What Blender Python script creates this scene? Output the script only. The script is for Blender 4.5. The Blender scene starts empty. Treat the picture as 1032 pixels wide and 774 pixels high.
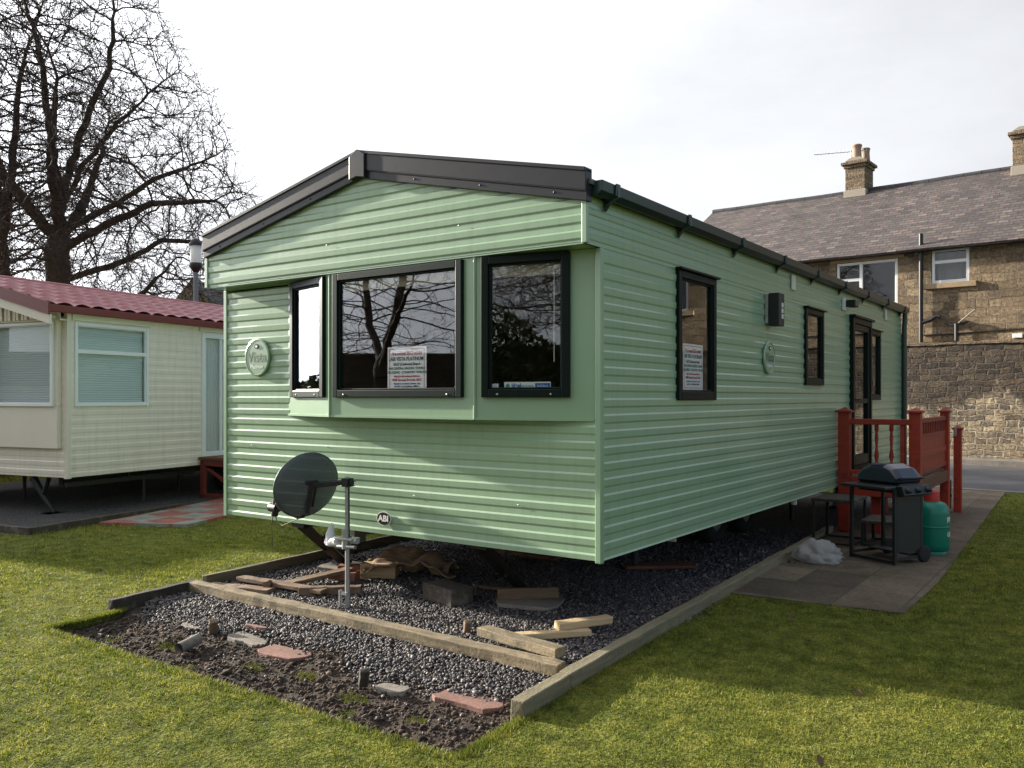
import bpy, bmesh, math, random
import numpy as np
from mathutils import Vector, Matrix, noise, kdtree
random.seed(7); np.random.seed(7)
R = math.radians; PI = math.pi
scn = bpy.context.scene; col = scn.collection
CAM = Vector((2.58, -4.556, 1.5)); YAW = 35.4

# ------------------------------------------------------------------ materials
def new_mat(name):
    m = bpy.data.materials.new(name); m.use_nodes = True
    nt = m.node_tree; b = nt.nodes['Principled BSDF']
    return m, nt, b
def nd(nt, t, **k):
    n = nt.nodes.new('ShaderNode' + t)
    for a, v in k.items():
        if a in n.inputs: n.inputs[a].default_value = v
        else: setattr(n, a, v)
    return n
def ramp(nt, stops):
    r = nt.nodes.new('ShaderNodeValToRGB'); e = r.color_ramp.elements
    e[0].position, e[0].color = stops[0][0], (*stops[0][1], 1)
    e[1].position, e[1].color = stops[-1][0], (*stops[-1][1], 1)
    for p, c in stops[1:-1]:
        x = e.new(p); x.color = (*c, 1)
    return r
def mixc(nt, fac, a, b, mode='MIX'):
    m = nt.nodes.new('ShaderNodeMix'); m.data_type = 'RGBA'; m.blend_type = mode
    for i, v in ((0, fac), (6, a), (7, b)):
        if hasattr(v, 'links') or isinstance(v, bpy.types.NodeSocket): nt.links.new(v, m.inputs[i])
        else: m.inputs[i].default_value = v if i == 0 else (*v, 1)
    return m.outputs[2]
def coord(nt, scale=(1, 1, 1), kind='Object', rot=(0, 0, 0)):
    tc = nt.nodes.new('ShaderNodeTexCoord'); mp = nt.nodes.new('ShaderNodeMapping')
    mp.inputs['Scale'].default_value = scale; mp.inputs['Rotation'].default_value = rot
    nt.links.new(tc.outputs[kind], mp.inputs[0]); return mp.outputs[0]
def noi(nt, vec, scale, detail=4, rough=.55, dist=0):
    n = nd(nt, 'TexNoise', Scale=scale, Detail=detail, Roughness=rough, Distortion=dist)
    if vec is not None: nt.links.new(vec, n.inputs['Vector'])
    return n.outputs['Fac']
def bump(nt, b, h, strength=.3, dist=.01):
    bp = nd(nt, 'Bump', Strength=strength, Distance=dist)
    nt.links.new(h, bp.inputs['Height']); nt.links.new(bp.outputs[0], b.inputs['Normal'])
def rnd_obj(nt):
    return nt.nodes.new('ShaderNodeObjectInfo').outputs['Random']

def paint(name, c, rough=.35, dirt=.15, metal=0, spec=.5, dcol=None, scale=1.5, coat=0, streak=0):
    m, nt, b = new_mat(name)
    v = coord(nt); n1 = noi(nt, v, scale, 6, .65); n2 = noi(nt, v, scale*14, 3)
    r = ramp(nt, [(.3, (0, 0, 0)), (.75, (1, 1, 1))]); nt.links.new(n1, r.inputs[0])
    d = dcol or tuple(x*.55 for x in c)
    f = nd(nt, 'Math', operation='MULTIPLY'); nt.links.new(r.outputs[0], f.inputs[0]); f.inputs[1].default_value = dirt
    cc = mixc(nt, f.outputs[0], c, d)
    if streak:
        n3 = noi(nt, coord(nt, (7, 7, .5)), 2.2, 6, .7); r3 = ramp(nt, [(.48, (0, 0, 0)), (.75, (1, 1, 1))]); nt.links.new(n3, r3.inputs[0])
        f3 = nd(nt, 'Math', operation='MULTIPLY'); nt.links.new(r3.outputs[0], f3.inputs[0]); f3.inputs[1].default_value = streak
        cc = mixc(nt, f3.outputs[0], cc, (.12, .13, .08))
    nt.links.new(cc, b.inputs['Base Color'])
    mr = nd(nt, 'MapRange'); nt.links.new(n2, mr.inputs[0]); mr.inputs[3].default_value = rough*.92; mr.inputs[4].default_value = rough*1.12
    nt.links.new(mr.outputs[0], b.inputs['Roughness'])
    b.inputs['Metallic'].default_value = metal; b.inputs['Specular IOR Level'].default_value = spec
    b.inputs['Coat Weight'].default_value = coat; b.inputs['Coat Roughness'].default_value = .12
    return m
def wood(name, c1, c2, c3=None, rough=.85, spots=0):
    m, nt, b = new_mat(name)
    v = coord(nt, (1.2, 14, 14)); n1 = noi(nt, v, 2.2, 6, .7, .6)
    v2 = coord(nt); n2 = noi(nt, v2, 9, 5, .7); n3 = noi(nt, v2, 60, 3)
    r = ramp(nt, [(.3, c1), (.7, c2)]); nt.links.new(n1, r.inputs[0])
    c = r.outputs[0]
    r2 = ramp(nt, [(.52, (0, 0, 0)), (.66, (1, 1, 1))]); nt.links.new(n2, r2.inputs[0])
    if c3: c = mixc(nt, r2.outputs[0], c, c3)
    ob = rnd_obj(nt); mr = nd(nt, 'MapRange'); nt.links.new(ob, mr.inputs[0]); mr.inputs[3].default_value = .8; mr.inputs[4].default_value = 1.15
    hs = nd(nt, 'HueSaturation'); nt.links.new(c, hs.inputs['Color']); nt.links.new(mr.outputs[0], hs.inputs['Value'])
    nt.links.new(hs.outputs[0], b.inputs['Base Color']); b.inputs['Roughness'].default_value = rough
    a = nd(nt, 'Math', operation='ADD'); nt.links.new(n1, a.inputs[0]); nt.links.new(n3, a.inputs[1])
    bump(nt, b, a.outputs[0], .6, .006)
    return m
def stone_slab(name, c1, c2, moss=None, scale=3):
    m, nt, b = new_mat(name); v = coord(nt)
    n1 = noi(nt, v, scale, 7, .65); n2 = noi(nt, v, scale*18, 4, .7)
    r = ramp(nt, [(.3, c1), (.7, c2)]); nt.links.new(n1, r.inputs[0]); c = r.outputs[0]
    if moss:
        n4 = noi(nt, v, scale*.7, 5, .7); r4 = ramp(nt, [(.5, (0, 0, 0)), (.65, (.8, .8, .8))]); nt.links.new(n4, r4.inputs[0])
        c = mixc(nt, r4.outputs[0], c, moss)
    c = mixc(nt, .35, c, n_rgb(nt, n2), 'OVERLAY')
    nt.links.new(c, b.inputs['Base Color']); b.inputs['Roughness'].default_value = .9
    bump(nt, b, n2, .5, .006); return m
def n_rgb(nt, f, a=.3, b=.7):
    r = ramp(nt, [(a, (.1, .1, .1)), (b, (.9, .9, .9))]); nt.links.new(f, r.inputs[0]); return r.outputs[0]

def rubble(name, stones, mortar, sx, sz, mortar_w=.05, stain=None, stain_z=None, rot=.2, bstr=.9):
    m, nt, b = new_mat(name); tc = nt.nodes.new('ShaderNodeTexCoord')
    sep = nd(nt, 'SeparateXYZ'); nt.links.new(tc.outputs['Object'], sep.inputs[0])
    cb = nd(nt, 'CombineXYZ'); nt.links.new(sep.outputs[2], cb.inputs[1])
    ad = nd(nt, 'Math', operation='ADD'); nt.links.new(sep.outputs[0], ad.inputs[0]); nt.links.new(sep.outputs[1], ad.inputs[1])
    nt.links.new(ad.outputs[0], cb.inputs[0])
    base = cb.outputs[0]
    nn = nd(nt, 'TexNoise', Scale=2.2, Detail=6, Roughness=.62); nt.links.new(base, nn.inputs['Vector'])
    sub = nd(nt, 'VectorMath', operation='SUBTRACT'); nt.links.new(nn.outputs['Color'], sub.inputs[0]); sub.inputs[1].default_value = (.5, .5, .5)
    scl = nd(nt, 'VectorMath', operation='SCALE'); nt.links.new(sub.outputs[0], scl.inputs[0]); scl.inputs['Scale'].default_value = rot
    add = nd(nt, 'VectorMath', operation='ADD'); nt.links.new(base, add.inputs[0]); nt.links.new(scl.outputs[0], add.inputs[1])
    br = nd(nt, 'TexBrick', Scale=1); br.offset = .43; br.offset_frequency = 2; br.squash = .62; br.squash_frequency = 3
    nt.links.new(add.outputs[0], br.inputs['Vector']); br.inputs['Brick Width'].default_value = sx; br.inputs['Row Height'].default_value = sz
    br.inputs['Mortar Size'].default_value = mortar_w; br.inputs['Mortar Smooth'].default_value = .8
    br.inputs['Color1'].default_value = (0, 0, 0, 1); br.inputs['Color2'].default_value = (1, 1, 1, 1); br.inputs['Mortar'].default_value = (.5, .5, .5, 1)
    sc = nd(nt, 'SeparateColor'); nt.links.new(br.outputs['Color'], sc.inputs[0])
    nf = nd(nt, 'TexNoise', Scale=9, Detail=4); nt.links.new(base, nf.inputs['Vector'])
    r = ramp(nt, [(i/(len(stones)-1), s) for i, s in enumerate(stones)]); nt.links.new(sc.outputs[0], r.inputs[0])
    n2 = noi(nt, base, 15, 7, .8); n3 = noi(nt, base, .55, 5, .7)
    c = mixc(nt, .75, r.outputs[0], n_rgb(nt, n2, .36, .64), 'OVERLAY')
    n5 = noi(nt, base, 3, 4, .7)
    e2 = nd(nt, 'Math', operation='MULTIPLY'); nt.links.new(br.outputs['Fac'], e2.inputs[0]); e3 = nd(nt, 'MapRange'); nt.links.new(n5, e3.inputs[0]); e3.inputs[1].default_value = .35; e3.inputs[2].default_value = .6; e3.inputs[3].default_value = .15; nt.links.new(e3.outputs[0], e2.inputs[1])
    re = ramp(nt, [(.25, (0, 0, 0)), (.8, (1, 1, 1))]); nt.links.new(e2.outputs[0], re.inputs[0])
    c = mixc(nt, re.outputs[0], c, mortar)
    if stain:
        mr = nd(nt, 'MapRange'); nt.links.new(sep.outputs[2], mr.inputs[0]); mr.inputs[1].default_value = stain_z[0]; mr.inputs[2].default_value = stain_z[1]
        s1 = nd(nt, 'Math', operation='MULTIPLY_ADD'); nt.links.new(n3, s1.inputs[0]); s1.inputs[1].default_value = 2.4; s1.inputs[2].default_value = -1.2
        s2 = nd(nt, 'Math', operation='ADD'); nt.links.new(s1.outputs[0], s2.inputs[0]); nt.links.new(mr.outputs[0], s2.inputs[1])
        rs = ramp(nt, [(.42, (0, 0, 0)), (.6, (.88, .88, .88))]); nt.links.new(s2.outputs[0], rs.inputs[0])
        c = mixc(nt, rs.outputs[0], c, (.17, .15, .155), 'MULTIPLY')
        c = mixc(nt, .35, c, n_rgb(nt, n2), 'OVERLAY')
    else:
        rs = ramp(nt, [(.4, (.55, .5, .45)), (.65, (1, 1, 1))]); nt.links.new(n3, rs.inputs[0]); c = mixc(nt, .6, c, rs.outputs[0], 'MULTIPLY')
    nt.links.new(c, b.inputs['Base Color']); b.inputs['Roughness'].default_value = .95
    h = ramp(nt, [(0, (1, 1, 1)), (1, (0, 0, 0))]); nt.links.new(br.outputs['Fac'], h.inputs[0])
    a = nd(nt, 'Math', operation='MULTIPLY_ADD'); nt.links.new(n2, a.inputs[0]); a.inputs[1].default_value = 1.3; nt.links.new(h.outputs[0], a.inputs[2])
    bump(nt, b, a.outputs[0], bstr, .05); return m
def slate(name, cols, cs=(.24, .085)):
    m, nt, b = new_mat(name); tc = nt.nodes.new('ShaderNodeTexCoord')
    sep = nd(nt, 'SeparateXYZ'); nt.links.new(tc.outputs['Object'], sep.inputs[0])
    cb = nd(nt, 'CombineXYZ'); nt.links.new(sep.outputs[0], cb.inputs[0]); nt.links.new(sep.outputs[2], cb.inputs[1])
    nz = noi(nt, cb.outputs[0], 3, 2); 
    w = nd(nt, 'Math', operation='MULTIPLY_ADD'); nt.links.new(nz, w.inputs[0]); w.inputs[1].default_value = .05; nt.links.new(sep.outputs[2], w.inputs[2]); nt.links.new(w.outputs[0], cb.inputs[1])
    br = nd(nt, 'TexBrick', Scale=1); br.offset = .5; br.inputs['Brick Width'].default_value = cs[0]; br.inputs['Row Height'].default_value = cs[1]
    br.inputs['Mortar Size'].default_value = .009; br.inputs['Mortar Smooth'].default_value = .2
    br.inputs['Color1'].default_value = (0, 0, 0, 1); br.inputs['Color2'].default_value = (1, 1, 1, 1); br.inputs['Mortar'].default_value = (.5, .5, .5, 1)
    nt.links.new(cb.outputs[0], br.inputs['Vector'])
    r = ramp(nt, [(i/(len(cols)-1), s) for i, s in enumerate(cols)]); nt.links.new(br.outputs['Color'], r.inputs[0])
    n1 = noi(nt, cb.outputs[0], .6, 6, .7); n2 = noi(nt, cb.outputs[0], 14, 4, .7)
    rr = ramp(nt, [(.35, (.55, .5, .5)), (.7, (1.25, 1.15, 1.1))]); nt.links.new(n1, rr.inputs[0])
    c = mixc(nt, .8, r.outputs[0], rr.outputs[0], 'MULTIPLY'); c = mixc(nt, .5, c, n_rgb(nt, n2), 'OVERLAY')
    c = mixc(nt, br.outputs['Fac'], c, (.02, .02, .02))
    nt.links.new(c, b.inputs['Base Color']); b.inputs['Roughness'].default_value = .75
    # each course is thicker at its lower edge
    dv = nd(nt, 'Math', operation='DIVIDE'); nt.links.new(w.outputs[0], dv.inputs[0]); dv.inputs[1].default_value = cs[1]
    fr = nd(nt, 'Math', operation='FRACT'); nt.links.new(dv.outputs[0], fr.inputs[0])
    sb = nd(nt, 'Math', operation='MULTIPLY_ADD'); nt.links.new(fr.outputs[0], sb.inputs[0]); sb.inputs[1].default_value = -1; nt.links.new(br.outputs['Color'], sb.inputs[2])
    bump(nt, b, sb.outputs[0], .7, .02); return m
def glass(name, tint=.8, ior=1.75, warp=.0):
    m, nt, b = new_mat(name); nt.nodes.remove(b); out = nt.nodes['Material Output']
    t = nd(nt, 'BsdfTransparent'); t.inputs[0].default_value = (tint, tint*1.01, tint, 1)
    g = nd(nt, 'BsdfGlossy', Roughness=.0); g.inputs['Color'].default_value = (.95, .97, 1, 1)
    fr = nd(nt, 'Fresnel', IOR=ior); mx = nd(nt, 'MixShader')
    ge = nt.nodes.new('ShaderNodeNewGeometry'); bf = nd(nt, 'MapRange'); nt.links.new(ge.outputs['Backfacing'], bf.inputs[0]); bf.inputs[3].default_value = ior; bf.inputs[4].default_value = 1/ior; nt.links.new(bf.outputs[0], fr.inputs['IOR'])
    n = noi(nt, coord(nt), 1.3, 1); bp = nd(nt, 'Bump', Strength=warp, Distance=.01); nt.links.new(n, bp.inputs['Height']); nt.links.new(bp.outputs[0], g.inputs['Normal'])
    nt.links.new(fr.outputs[0], mx.inputs[0]); nt.links.new(t.outputs[0], mx.inputs[1]); nt.links.new(g.outputs[0], mx.inputs[2])
    nt.links.new(mx.outputs[0], out.inputs[0]); return m
def plain(name, c, rough=.6, metal=0):
    return paint(name, c, rough, .1, metal)

M = {}
M['green'] = paint('green_aluminium', (.29, .425, .275), .33, .25, 0, .5, (.20, .30, .19), .8, .45, .22)
M['green_flat'] = paint('green_panel', (.265, .395, .255), .3, .2, 0, .6, None, .8, .5)
M['dgreen'] = paint('dark_green_frame', (.004, .011, .009), .38, .1, 0, .15)
M['gutter'] = paint('gutter_green', (.01, .032, .03), .3, .25, 0, .5, (.03, .05, .045))
M['barge'] = paint('barge_brown', (.024, .023, .027), .3, .15, 0, .3)
M['roof_sheet'] = paint('roof_sheet', (.12, .11, .1), .6)
M['cream'] = paint('cream_aluminium', (.79, .71, .61), .4, .2, 0, .4, (.42, .38, .28), 1.5, 0, .2)
M['cream_panel'] = paint('cream_panel', (.72, .65, .55), .55, .15)
M['white'] = paint('white_plastic', (.75, .76, .76), .4, .12)
M['redtile'] = paint('red_tile_metal', (.30, .065, .07), .4, .5, 0, .5, (.42, .18, .19), 5)
M['redtrim'] = paint('red_trim', (.16, .025, .02), .45, .2)
M['blackmetal'] = paint('black_metal', (.012, .012, .013), .5, .2)
M['rust'] = paint('rusty_steel', (.05, .025, .018), .8, .4)
M['galv'] = paint('galvanised_steel', (.42, .43, .43), .4, .35, .6)
M['tyre'] = paint('tyre_rubber', (.015, .015, .015), .85)
M['lining'] = paint('interior_lining', (.18, .12, .08), .7)
M['floor_in'] = paint('interior_floor', (.12, .07, .045), .6)
M['curtain'] = paint('curtain_cloth', (.42, .36, .28), .9)
M['curtain_white'] = paint('net_curtain', (.7, .72, .74), .9)
M['blind'] = paint('blind_slats', (.62, .69, .73), .5)
M['sofa'] = paint('sofa_cloth', (.22, .14, .10), .95)
M['glass'] = glass('window_glass', .95, 1.9, .02)
M['glass2'] = glass('side_glass', .95, 1.6, .03)
M['glass3'] = glass('cream_glass', .92, 1.4)
M['glass4'] = glass('house_glass', .7, 1.6, .06)
M['red'] = wood('red_stained_wood', (.25, .020, .008), (.36, .032, .011), (.19, .015, .008), .5)
M['redbrown'] = wood('brown_board', (.10, .04, .02), (.2, .08, .04), None, .7)
M['beam'] = wood('weathered_beam', (.09, .07, .045), (.34, .26, .15), (.13, .11, .07))
M['kerbwood'] = wood('kerb_wood', (.11, .09, .055), (.25, .21, .13), (.13, .14, .07))
M['pale'] = wood('pale_wood', (.40, .27, .13), (.60, .45, .26))
M['oldwood'] = wood('old_brown_wood', (.10, .06, .035), (.28, .18, .11), (.17, .13, .09))
M['darkwood'] = wood('dark_wood', (.03, .022, .016), (.08, .06, .045), (.11, .10, .08))
M['slabpink'] = stone_slab('pink_slab', (.15, .08, .062), (.27, .14, .11))
M['slabgrey'] = stone_slab('grey_slab', (.14, .12, .10), (.27, .235, .195))
M['brickred'] = stone_slab('red_brick', (.16, .06, .04), (.30, .12, .08))
M['cardboard'] = wood('brown_sacking', (.22, .14, .085), (.40, .28, .18), (.17, .10, .06))
M['mesh'] = paint('dish_grey', (.085, .10, .108), .5, .3)
_m = M['mesh'].copy(); _m.name = 'perforated_dish'; M['perf'] = _m; _nt = _m.node_tree; _mx = nd(_nt, 'MixShader'); _mx.inputs[0].default_value = .12; _tr = nd(_nt, 'BsdfTransparent')
_nt.links.new(_nt.nodes['Principled BSDF'].outputs[0], _mx.inputs[1]); _nt.links.new(_tr.outputs[0], _mx.inputs[2]); _nt.links.new(_mx.outputs[0], _nt.nodes['Material Output'].inputs[0])
M['black_gloss'] = paint('black_enamel', (.012, .012, .03), .18, .1, 0, .8)
M['bottle'] = paint('bottle_green', (.0, .17, .11), .35, .2)
M['bottlered'] = paint('bottle_red', (.45, .02, .015), .4)
M['wallstone'] = rubble('boundary_rubble', [(.07, .055, .045), (.34, .25, .15), (.17, .13, .095), (.42, .33, .21), (.11, .09, .075), (.36, .28, .18)], (.40, .33, .23), .40, .135, .024, (.030, .026, .026), (.55, 2.3), .26)
M['housestone'] = rubble('house_stone', [(.22, .16, .10), (.35, .26, .16), (.17, .125, .085), (.42, .32, .20)], (.34, .26, .17), .40, .20, .012, None, None, .2, 1)
M['chimneystone'] = rubble('chimney_stone', [(.16, .12, .08), (.34, .25, .16), (.22, .16, .11)], (.30, .25, .18), .45, .11, .014)
M['dressed'] = stone_slab('dressed_stone', (.28, .20, .12), (.42, .31, .19))
M['slate'] = slate('stone_slates', [(.045, .038, .036), (.115, .09, .08), (.07, .054, .054), (.165, .133, .115)])
M['darkslate'] = slate('dark_slates', [(.035, .04, .05), (.06, .065, .075)])
M['terracotta'] = paint('terracotta', (.34, .24, .18), .8, .3)
M['mortar'] = paint('mortar', (.38, .33, .27), .9, .3)
M['blackpipe'] = paint('black_pipe', (.012, .011, .011), .4, .2)
M['paper'] = paint('paper', (.82, .82, .86), .6, .03)
M['ink_red'] = plain('ink_red', (.45, .02, .06)); M['ink_dark'] = plain('ink_dark', (.03, .06, .10)); M['ink_blue'] = plain('ink_blue', (.02, .14, .42))
M['ink_green'] = plain('ink_green', (.06, .16, .12)); M['ink_teal'] = plain('ink_teal', (.02, .32, .26)); M['ink_grey'] = plain('ink_grey', (.10, .15, .10))
M['white_ink'] = plain('white_ink', (.8, .8, .78)); M['black'] = plain('black_badge', (.008, .008, .008), .3)
M['lampglass'] = paint('lamp_glass', (.75, .74, .68), .3)
M['greypost'] = paint('lamp_post_grey', (.16, .17, .20), .5, .2)

def bark():
    m, nt, b = new_mat('bark'); v = coord(nt); n = noi(nt, v, 6, 5, .7)
    r = ramp(nt, [(.3, (.028, .02, .017)), (.7, (.075, .055, .042))]); nt.links.new(n, r.inputs[0])
    nt.links.new(r.outputs[0], b.inputs['Base Color']); b.inputs['Roughness'].default_value = .95; bump(nt, b, n, .6, .03); return m
M['bark'] = bark()
def turf_color(nt):
    tc = nt.nodes.new('ShaderNodeTexCoord'); v = tc.outputs['Object']
    n1 = noi(nt, v, .9, 5, .6); n2 = noi(nt, v, 7, 5, .65); n3 = noi(nt, v, 45, 3, .6)
    r1 = ramp(nt, [(.3, (.095, .125, .016)), (.5, (.165, .19, .028)), (.7, (.26, .255, .045))]); nt.links.new(n1, r1.inputs[0])
    r2 = ramp(nt, [(.36, (.05, .07, .012)), (.5, (.16, .19, .028)), (.64, (.31, .30, .06))]); nt.links.new(n2, r2.inputs[0])
    c = mixc(nt, .55, r1.outputs[0], r2.outputs[0]); return c, n2, n3
def grass_mats():
    m, nt, b = new_mat('turf_soil'); c, n2, n3 = turf_color(nt)
    c2 = mixc(nt, .45, c, (.035, .032, .012)); r = n_rgb(nt, n3); c2 = mixc(nt, .7, c2, r, 'OVERLAY')
    nt.links.new(c2, b.inputs['Base Color']); b.inputs['Roughness'].default_value = 1; b.inputs['Specular IOR Level'].default_value = .1
    a = nd(nt, 'Math', operation='ADD'); nt.links.new(n2, a.inputs[0]); nt.links.new(n3, a.inputs[1]); bump(nt, b, a.outputs[0], 1, .03)
    g, nt, b = new_mat('grass_blade'); c, n2, n3 = turf_color(nt)
    ge = nt.nodes.new('ShaderNodeNewGeometry'); r = ramp(nt, [(0, (.5, .62, .35)), (.45, (1, 1, 1)), (.85, (1.35, 1.25, 1.1)), (1, (2.1, 1.6, 2.0))]); nt.links.new(ge.outputs['Random Per Island'], r.inputs[0])
    c = mixc(nt, 1, c, r.outputs[0], 'MULTIPLY'); nt.links.new(c, b.inputs['Base Color']); b.inputs['Roughness'].default_value = .6; b.inputs['Specular IOR Level'].default_value = .25
    tr = nd(nt, 'BsdfTranslucent'); nt.links.new(c, tr.inputs[0]); mx = nd(nt, 'MixShader'); mx.inputs[0].default_value = .4
    nt.links.new(b.outputs[0], mx.inputs[1]); nt.links.new(tr.outputs[0], mx.inputs[2]); nt.links.new(mx.outputs[0], nt.nodes['Material Output'].inputs[0])
    return m, g
M['turf'], M['blade'] = grass_mats()
def gravel_mats():
    m, nt, b = new_mat('gravel_stone'); ge = nt.nodes.new('ShaderNodeNewGeometry')
    r = ramp(nt, [(0, (.025, .022, .025)), (.35, (.055, .049, .053)), (.6, (.088, .076, .076)), (.88, (.145, .12, .105)), (1, (.30, .26, .23))])
    nt.links.new(ge.outputs['Random Per Island'], r.inputs[0]); n = noi(nt, coord(nt), 120, 3)
    c = mixc(nt, .5, r.outputs[0], n_rgb(nt, n), 'OVERLAY'); nt.links.new(c, b.inputs['Base Color']); b.inputs['Roughness'].default_value = .65
    s, nt, b = new_mat('dark_earth'); v = coord(nt); n1 = noi(nt, v, 5, 7, .7); n2 = noi(nt, v, 60, 5, .7)
    r = ramp(nt, [(.3, (.016, .010, .007)), (.55, (.042, .026, .016)), (.75, (.085, .055, .033))]); nt.links.new(n1, r.inputs[0])
    c = mixc(nt, .7, r.outputs[0], n_rgb(nt, n2), 'OVERLAY'); nt.links.new(c, b.inputs['Base Color']); b.inputs['Roughness'].default_value = 1
    bump(nt, b, n2, 1, .02)
    g, nt, b = new_mat('gravel_bed'); v = coord(nt); vo = nd(nt, 'TexVoronoi', Scale=70); nt.links.new(v, vo.inputs['Vector'])
    sc = nd(nt, 'SeparateColor'); nt.links.new(vo.outputs['Color'], sc.inputs[0])
    r = ramp(nt, [(0, (.014, .013, .015)), (.6, (.045, .04, .042)), (1, (.12, .11, .10))]); nt.links.new(sc.outputs[0], r.inputs[0])
    nt.links.new(r.outputs[0], b.inputs['Base Color']); b.inputs['Roughness'].default_value = .9; bump(nt, b, vo.outputs['Distance'], 1, .02)
    return m, s, g
M['stone'], M['earth'], M['gravelbed'] = gravel_mats()
def clod():
    m, nt, b = new_mat('soil_clod'); ge = nt.nodes.new('ShaderNodeNewGeometry')
    r = ramp(nt, [(0, (.016, .010, .007)), (.5, (.04, .025, .015)), (.94, (.075, .048, .03)), (1, (.17, .13, .10))]); nt.links.new(ge.outputs['Random Per Island'], r.inputs[0])
    nt.links.new(r.outputs[0], b.inputs['Base Color']); b.inputs['Roughness'].default_value = 1; return m
M['clod'] = clod()
def asphalt():
    m, nt, b = new_mat('asphalt'); v = coord(nt); n1 = noi(nt, v, .8, 5, .6); n2 = noi(nt, v, 90, 3)
    r = ramp(nt, [(.3, (.045, .045, .05)), (.7, (.085, .083, .088))]); nt.links.new(n1, r.inputs[0]); c = mixc(nt, .4, r.outputs[0], n_rgb(nt, n2), 'OVERLAY')
    nt.links.new(c, b.inputs['Base Color']); b.inputs['Roughness'].default_value = .8; bump(nt, b, n2, .4, .01); return m
M['asphalt'] = asphalt()
def patio_mat(name, w, h, cols, mort, sz=.006):
    m, nt, b = new_mat(name); v = coord(nt); br = nd(nt, 'TexBrick', Scale=1); br.offset = 0; nt.links.new(v, br.inputs['Vector'])
    br.inputs['Brick Width'].default_value = w; br.inputs['Row Height'].default_value = h; br.inputs['Mortar Size'].default_value = sz; br.inputs['Mortar Smooth'].default_value = .3
    br.inputs['Color1'].default_value = (0, 0, 0, 1); br.inputs['Color2'].default_value = (1, 1, 1, 1)
    r = ramp(nt, [(0, cols[0]), (1, cols[1])]); nt.links.new(br.outputs['Color'], r.inputs[0])
    n1 = noi(nt, v, 2, 7, .7); n2 = noi(nt, v, 40, 4, .7)
    rr = ramp(nt, [(.35, (.45, .42, .36)), (.65, (1.1, 1.05, 1))]); nt.links.new(n1, rr.inputs[0])
    c = mixc(nt, .9, r.outputs[0], rr.outputs[0], 'MULTIPLY'); c = mixc(nt, .5, c, n_rgb(nt, n2), 'OVERLAY'); c = mixc(nt, br.outputs['Fac'], c, mort)
    nt.links.new(c, b.inputs['Base Color']); b.inputs['Roughness'].default_value = .85
    a = nd(nt, 'Math', operation='MULTIPLY_ADD'); nt.links.new(br.outputs['Fac'], a.inputs[0]); a.inputs[1].default_value = -1; nt.links.new(n2, a.inputs[2]); bump(nt, b, a.outputs[0], .6, .01); return m
M['patio'] = patio_mat('patio_slabs', .44, .6, ((.08, .058, .038), (.185, .14, .095)), (.05, .055, .025))
M['pavement'] = patio_mat('pavement_flags', .6, .9, ((.18, .16, .14), (.26, .24, .2)), (.06, .06, .05))
def checker():
    m, nt, b = new_mat('checker_slabs'); v = coord(nt, (1/.42,)*3); ck = nd(nt, 'TexChecker', Scale=1); nt.links.new(v, ck.inputs[0])
    ck.inputs[1].default_value = (.24, .085, .065, 1); ck.inputs[2].default_value = (.20, .20, .17, 1)
    n = noi(nt, v, 3, 6, .7); c = mixc(nt, .5, ck.outputs[0], n_rgb(nt, n), 'OVERLAY'); nt.links.new(c, b.inputs['Base Color']); b.inputs['Roughness'].default_value = .85; return m
M['checker'] = checker()
def plastic_bag():
    m, nt, b = new_mat('thin_white_plastic'); b.inputs['Base Color'].default_value = (.62, .60, .58, 1); b.inputs['Roughness'].default_value = .3
    tr = nd(nt, 'BsdfTranslucent'); tr.inputs[0].default_value = (.6, .58, .55, 1); mx = nd(nt, 'MixShader'); mx.inputs[0].default_value = .5
    nt.links.new(b.outputs[0], mx.inputs[1]); nt.links.new(tr.outputs[0], mx.inputs[2]); tp = nd(nt, 'BsdfTransparent'); m3 = nd(nt, 'MixShader'); m3.inputs[0].default_value = .3; nt.links.new(mx.outputs[0], m3.inputs[1]); nt.links.new(tp.outputs[0], m3.inputs[2]); nt.links.new(m3.outputs[0], nt.nodes['Material Output'].inputs[0]); return m
M['bag'] = plastic_bag()
def leafy(name, c1, c2):
    m, nt, b = new_mat(name); ge = nt.nodes.new('ShaderNodeNewGeometry'); r = ramp(nt, [(0, c1), (1, c2)]); nt.links.new(ge.outputs['Random Per Island'], r.inputs[0])
    nt.links.new(r.outputs[0], b.inputs['Base Color']); b.inputs['Roughness'].default_value = .7; return m
M['hedge'] = leafy('hedge_leaf', (.018, .03, .008), (.06, .085, .02))

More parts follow.
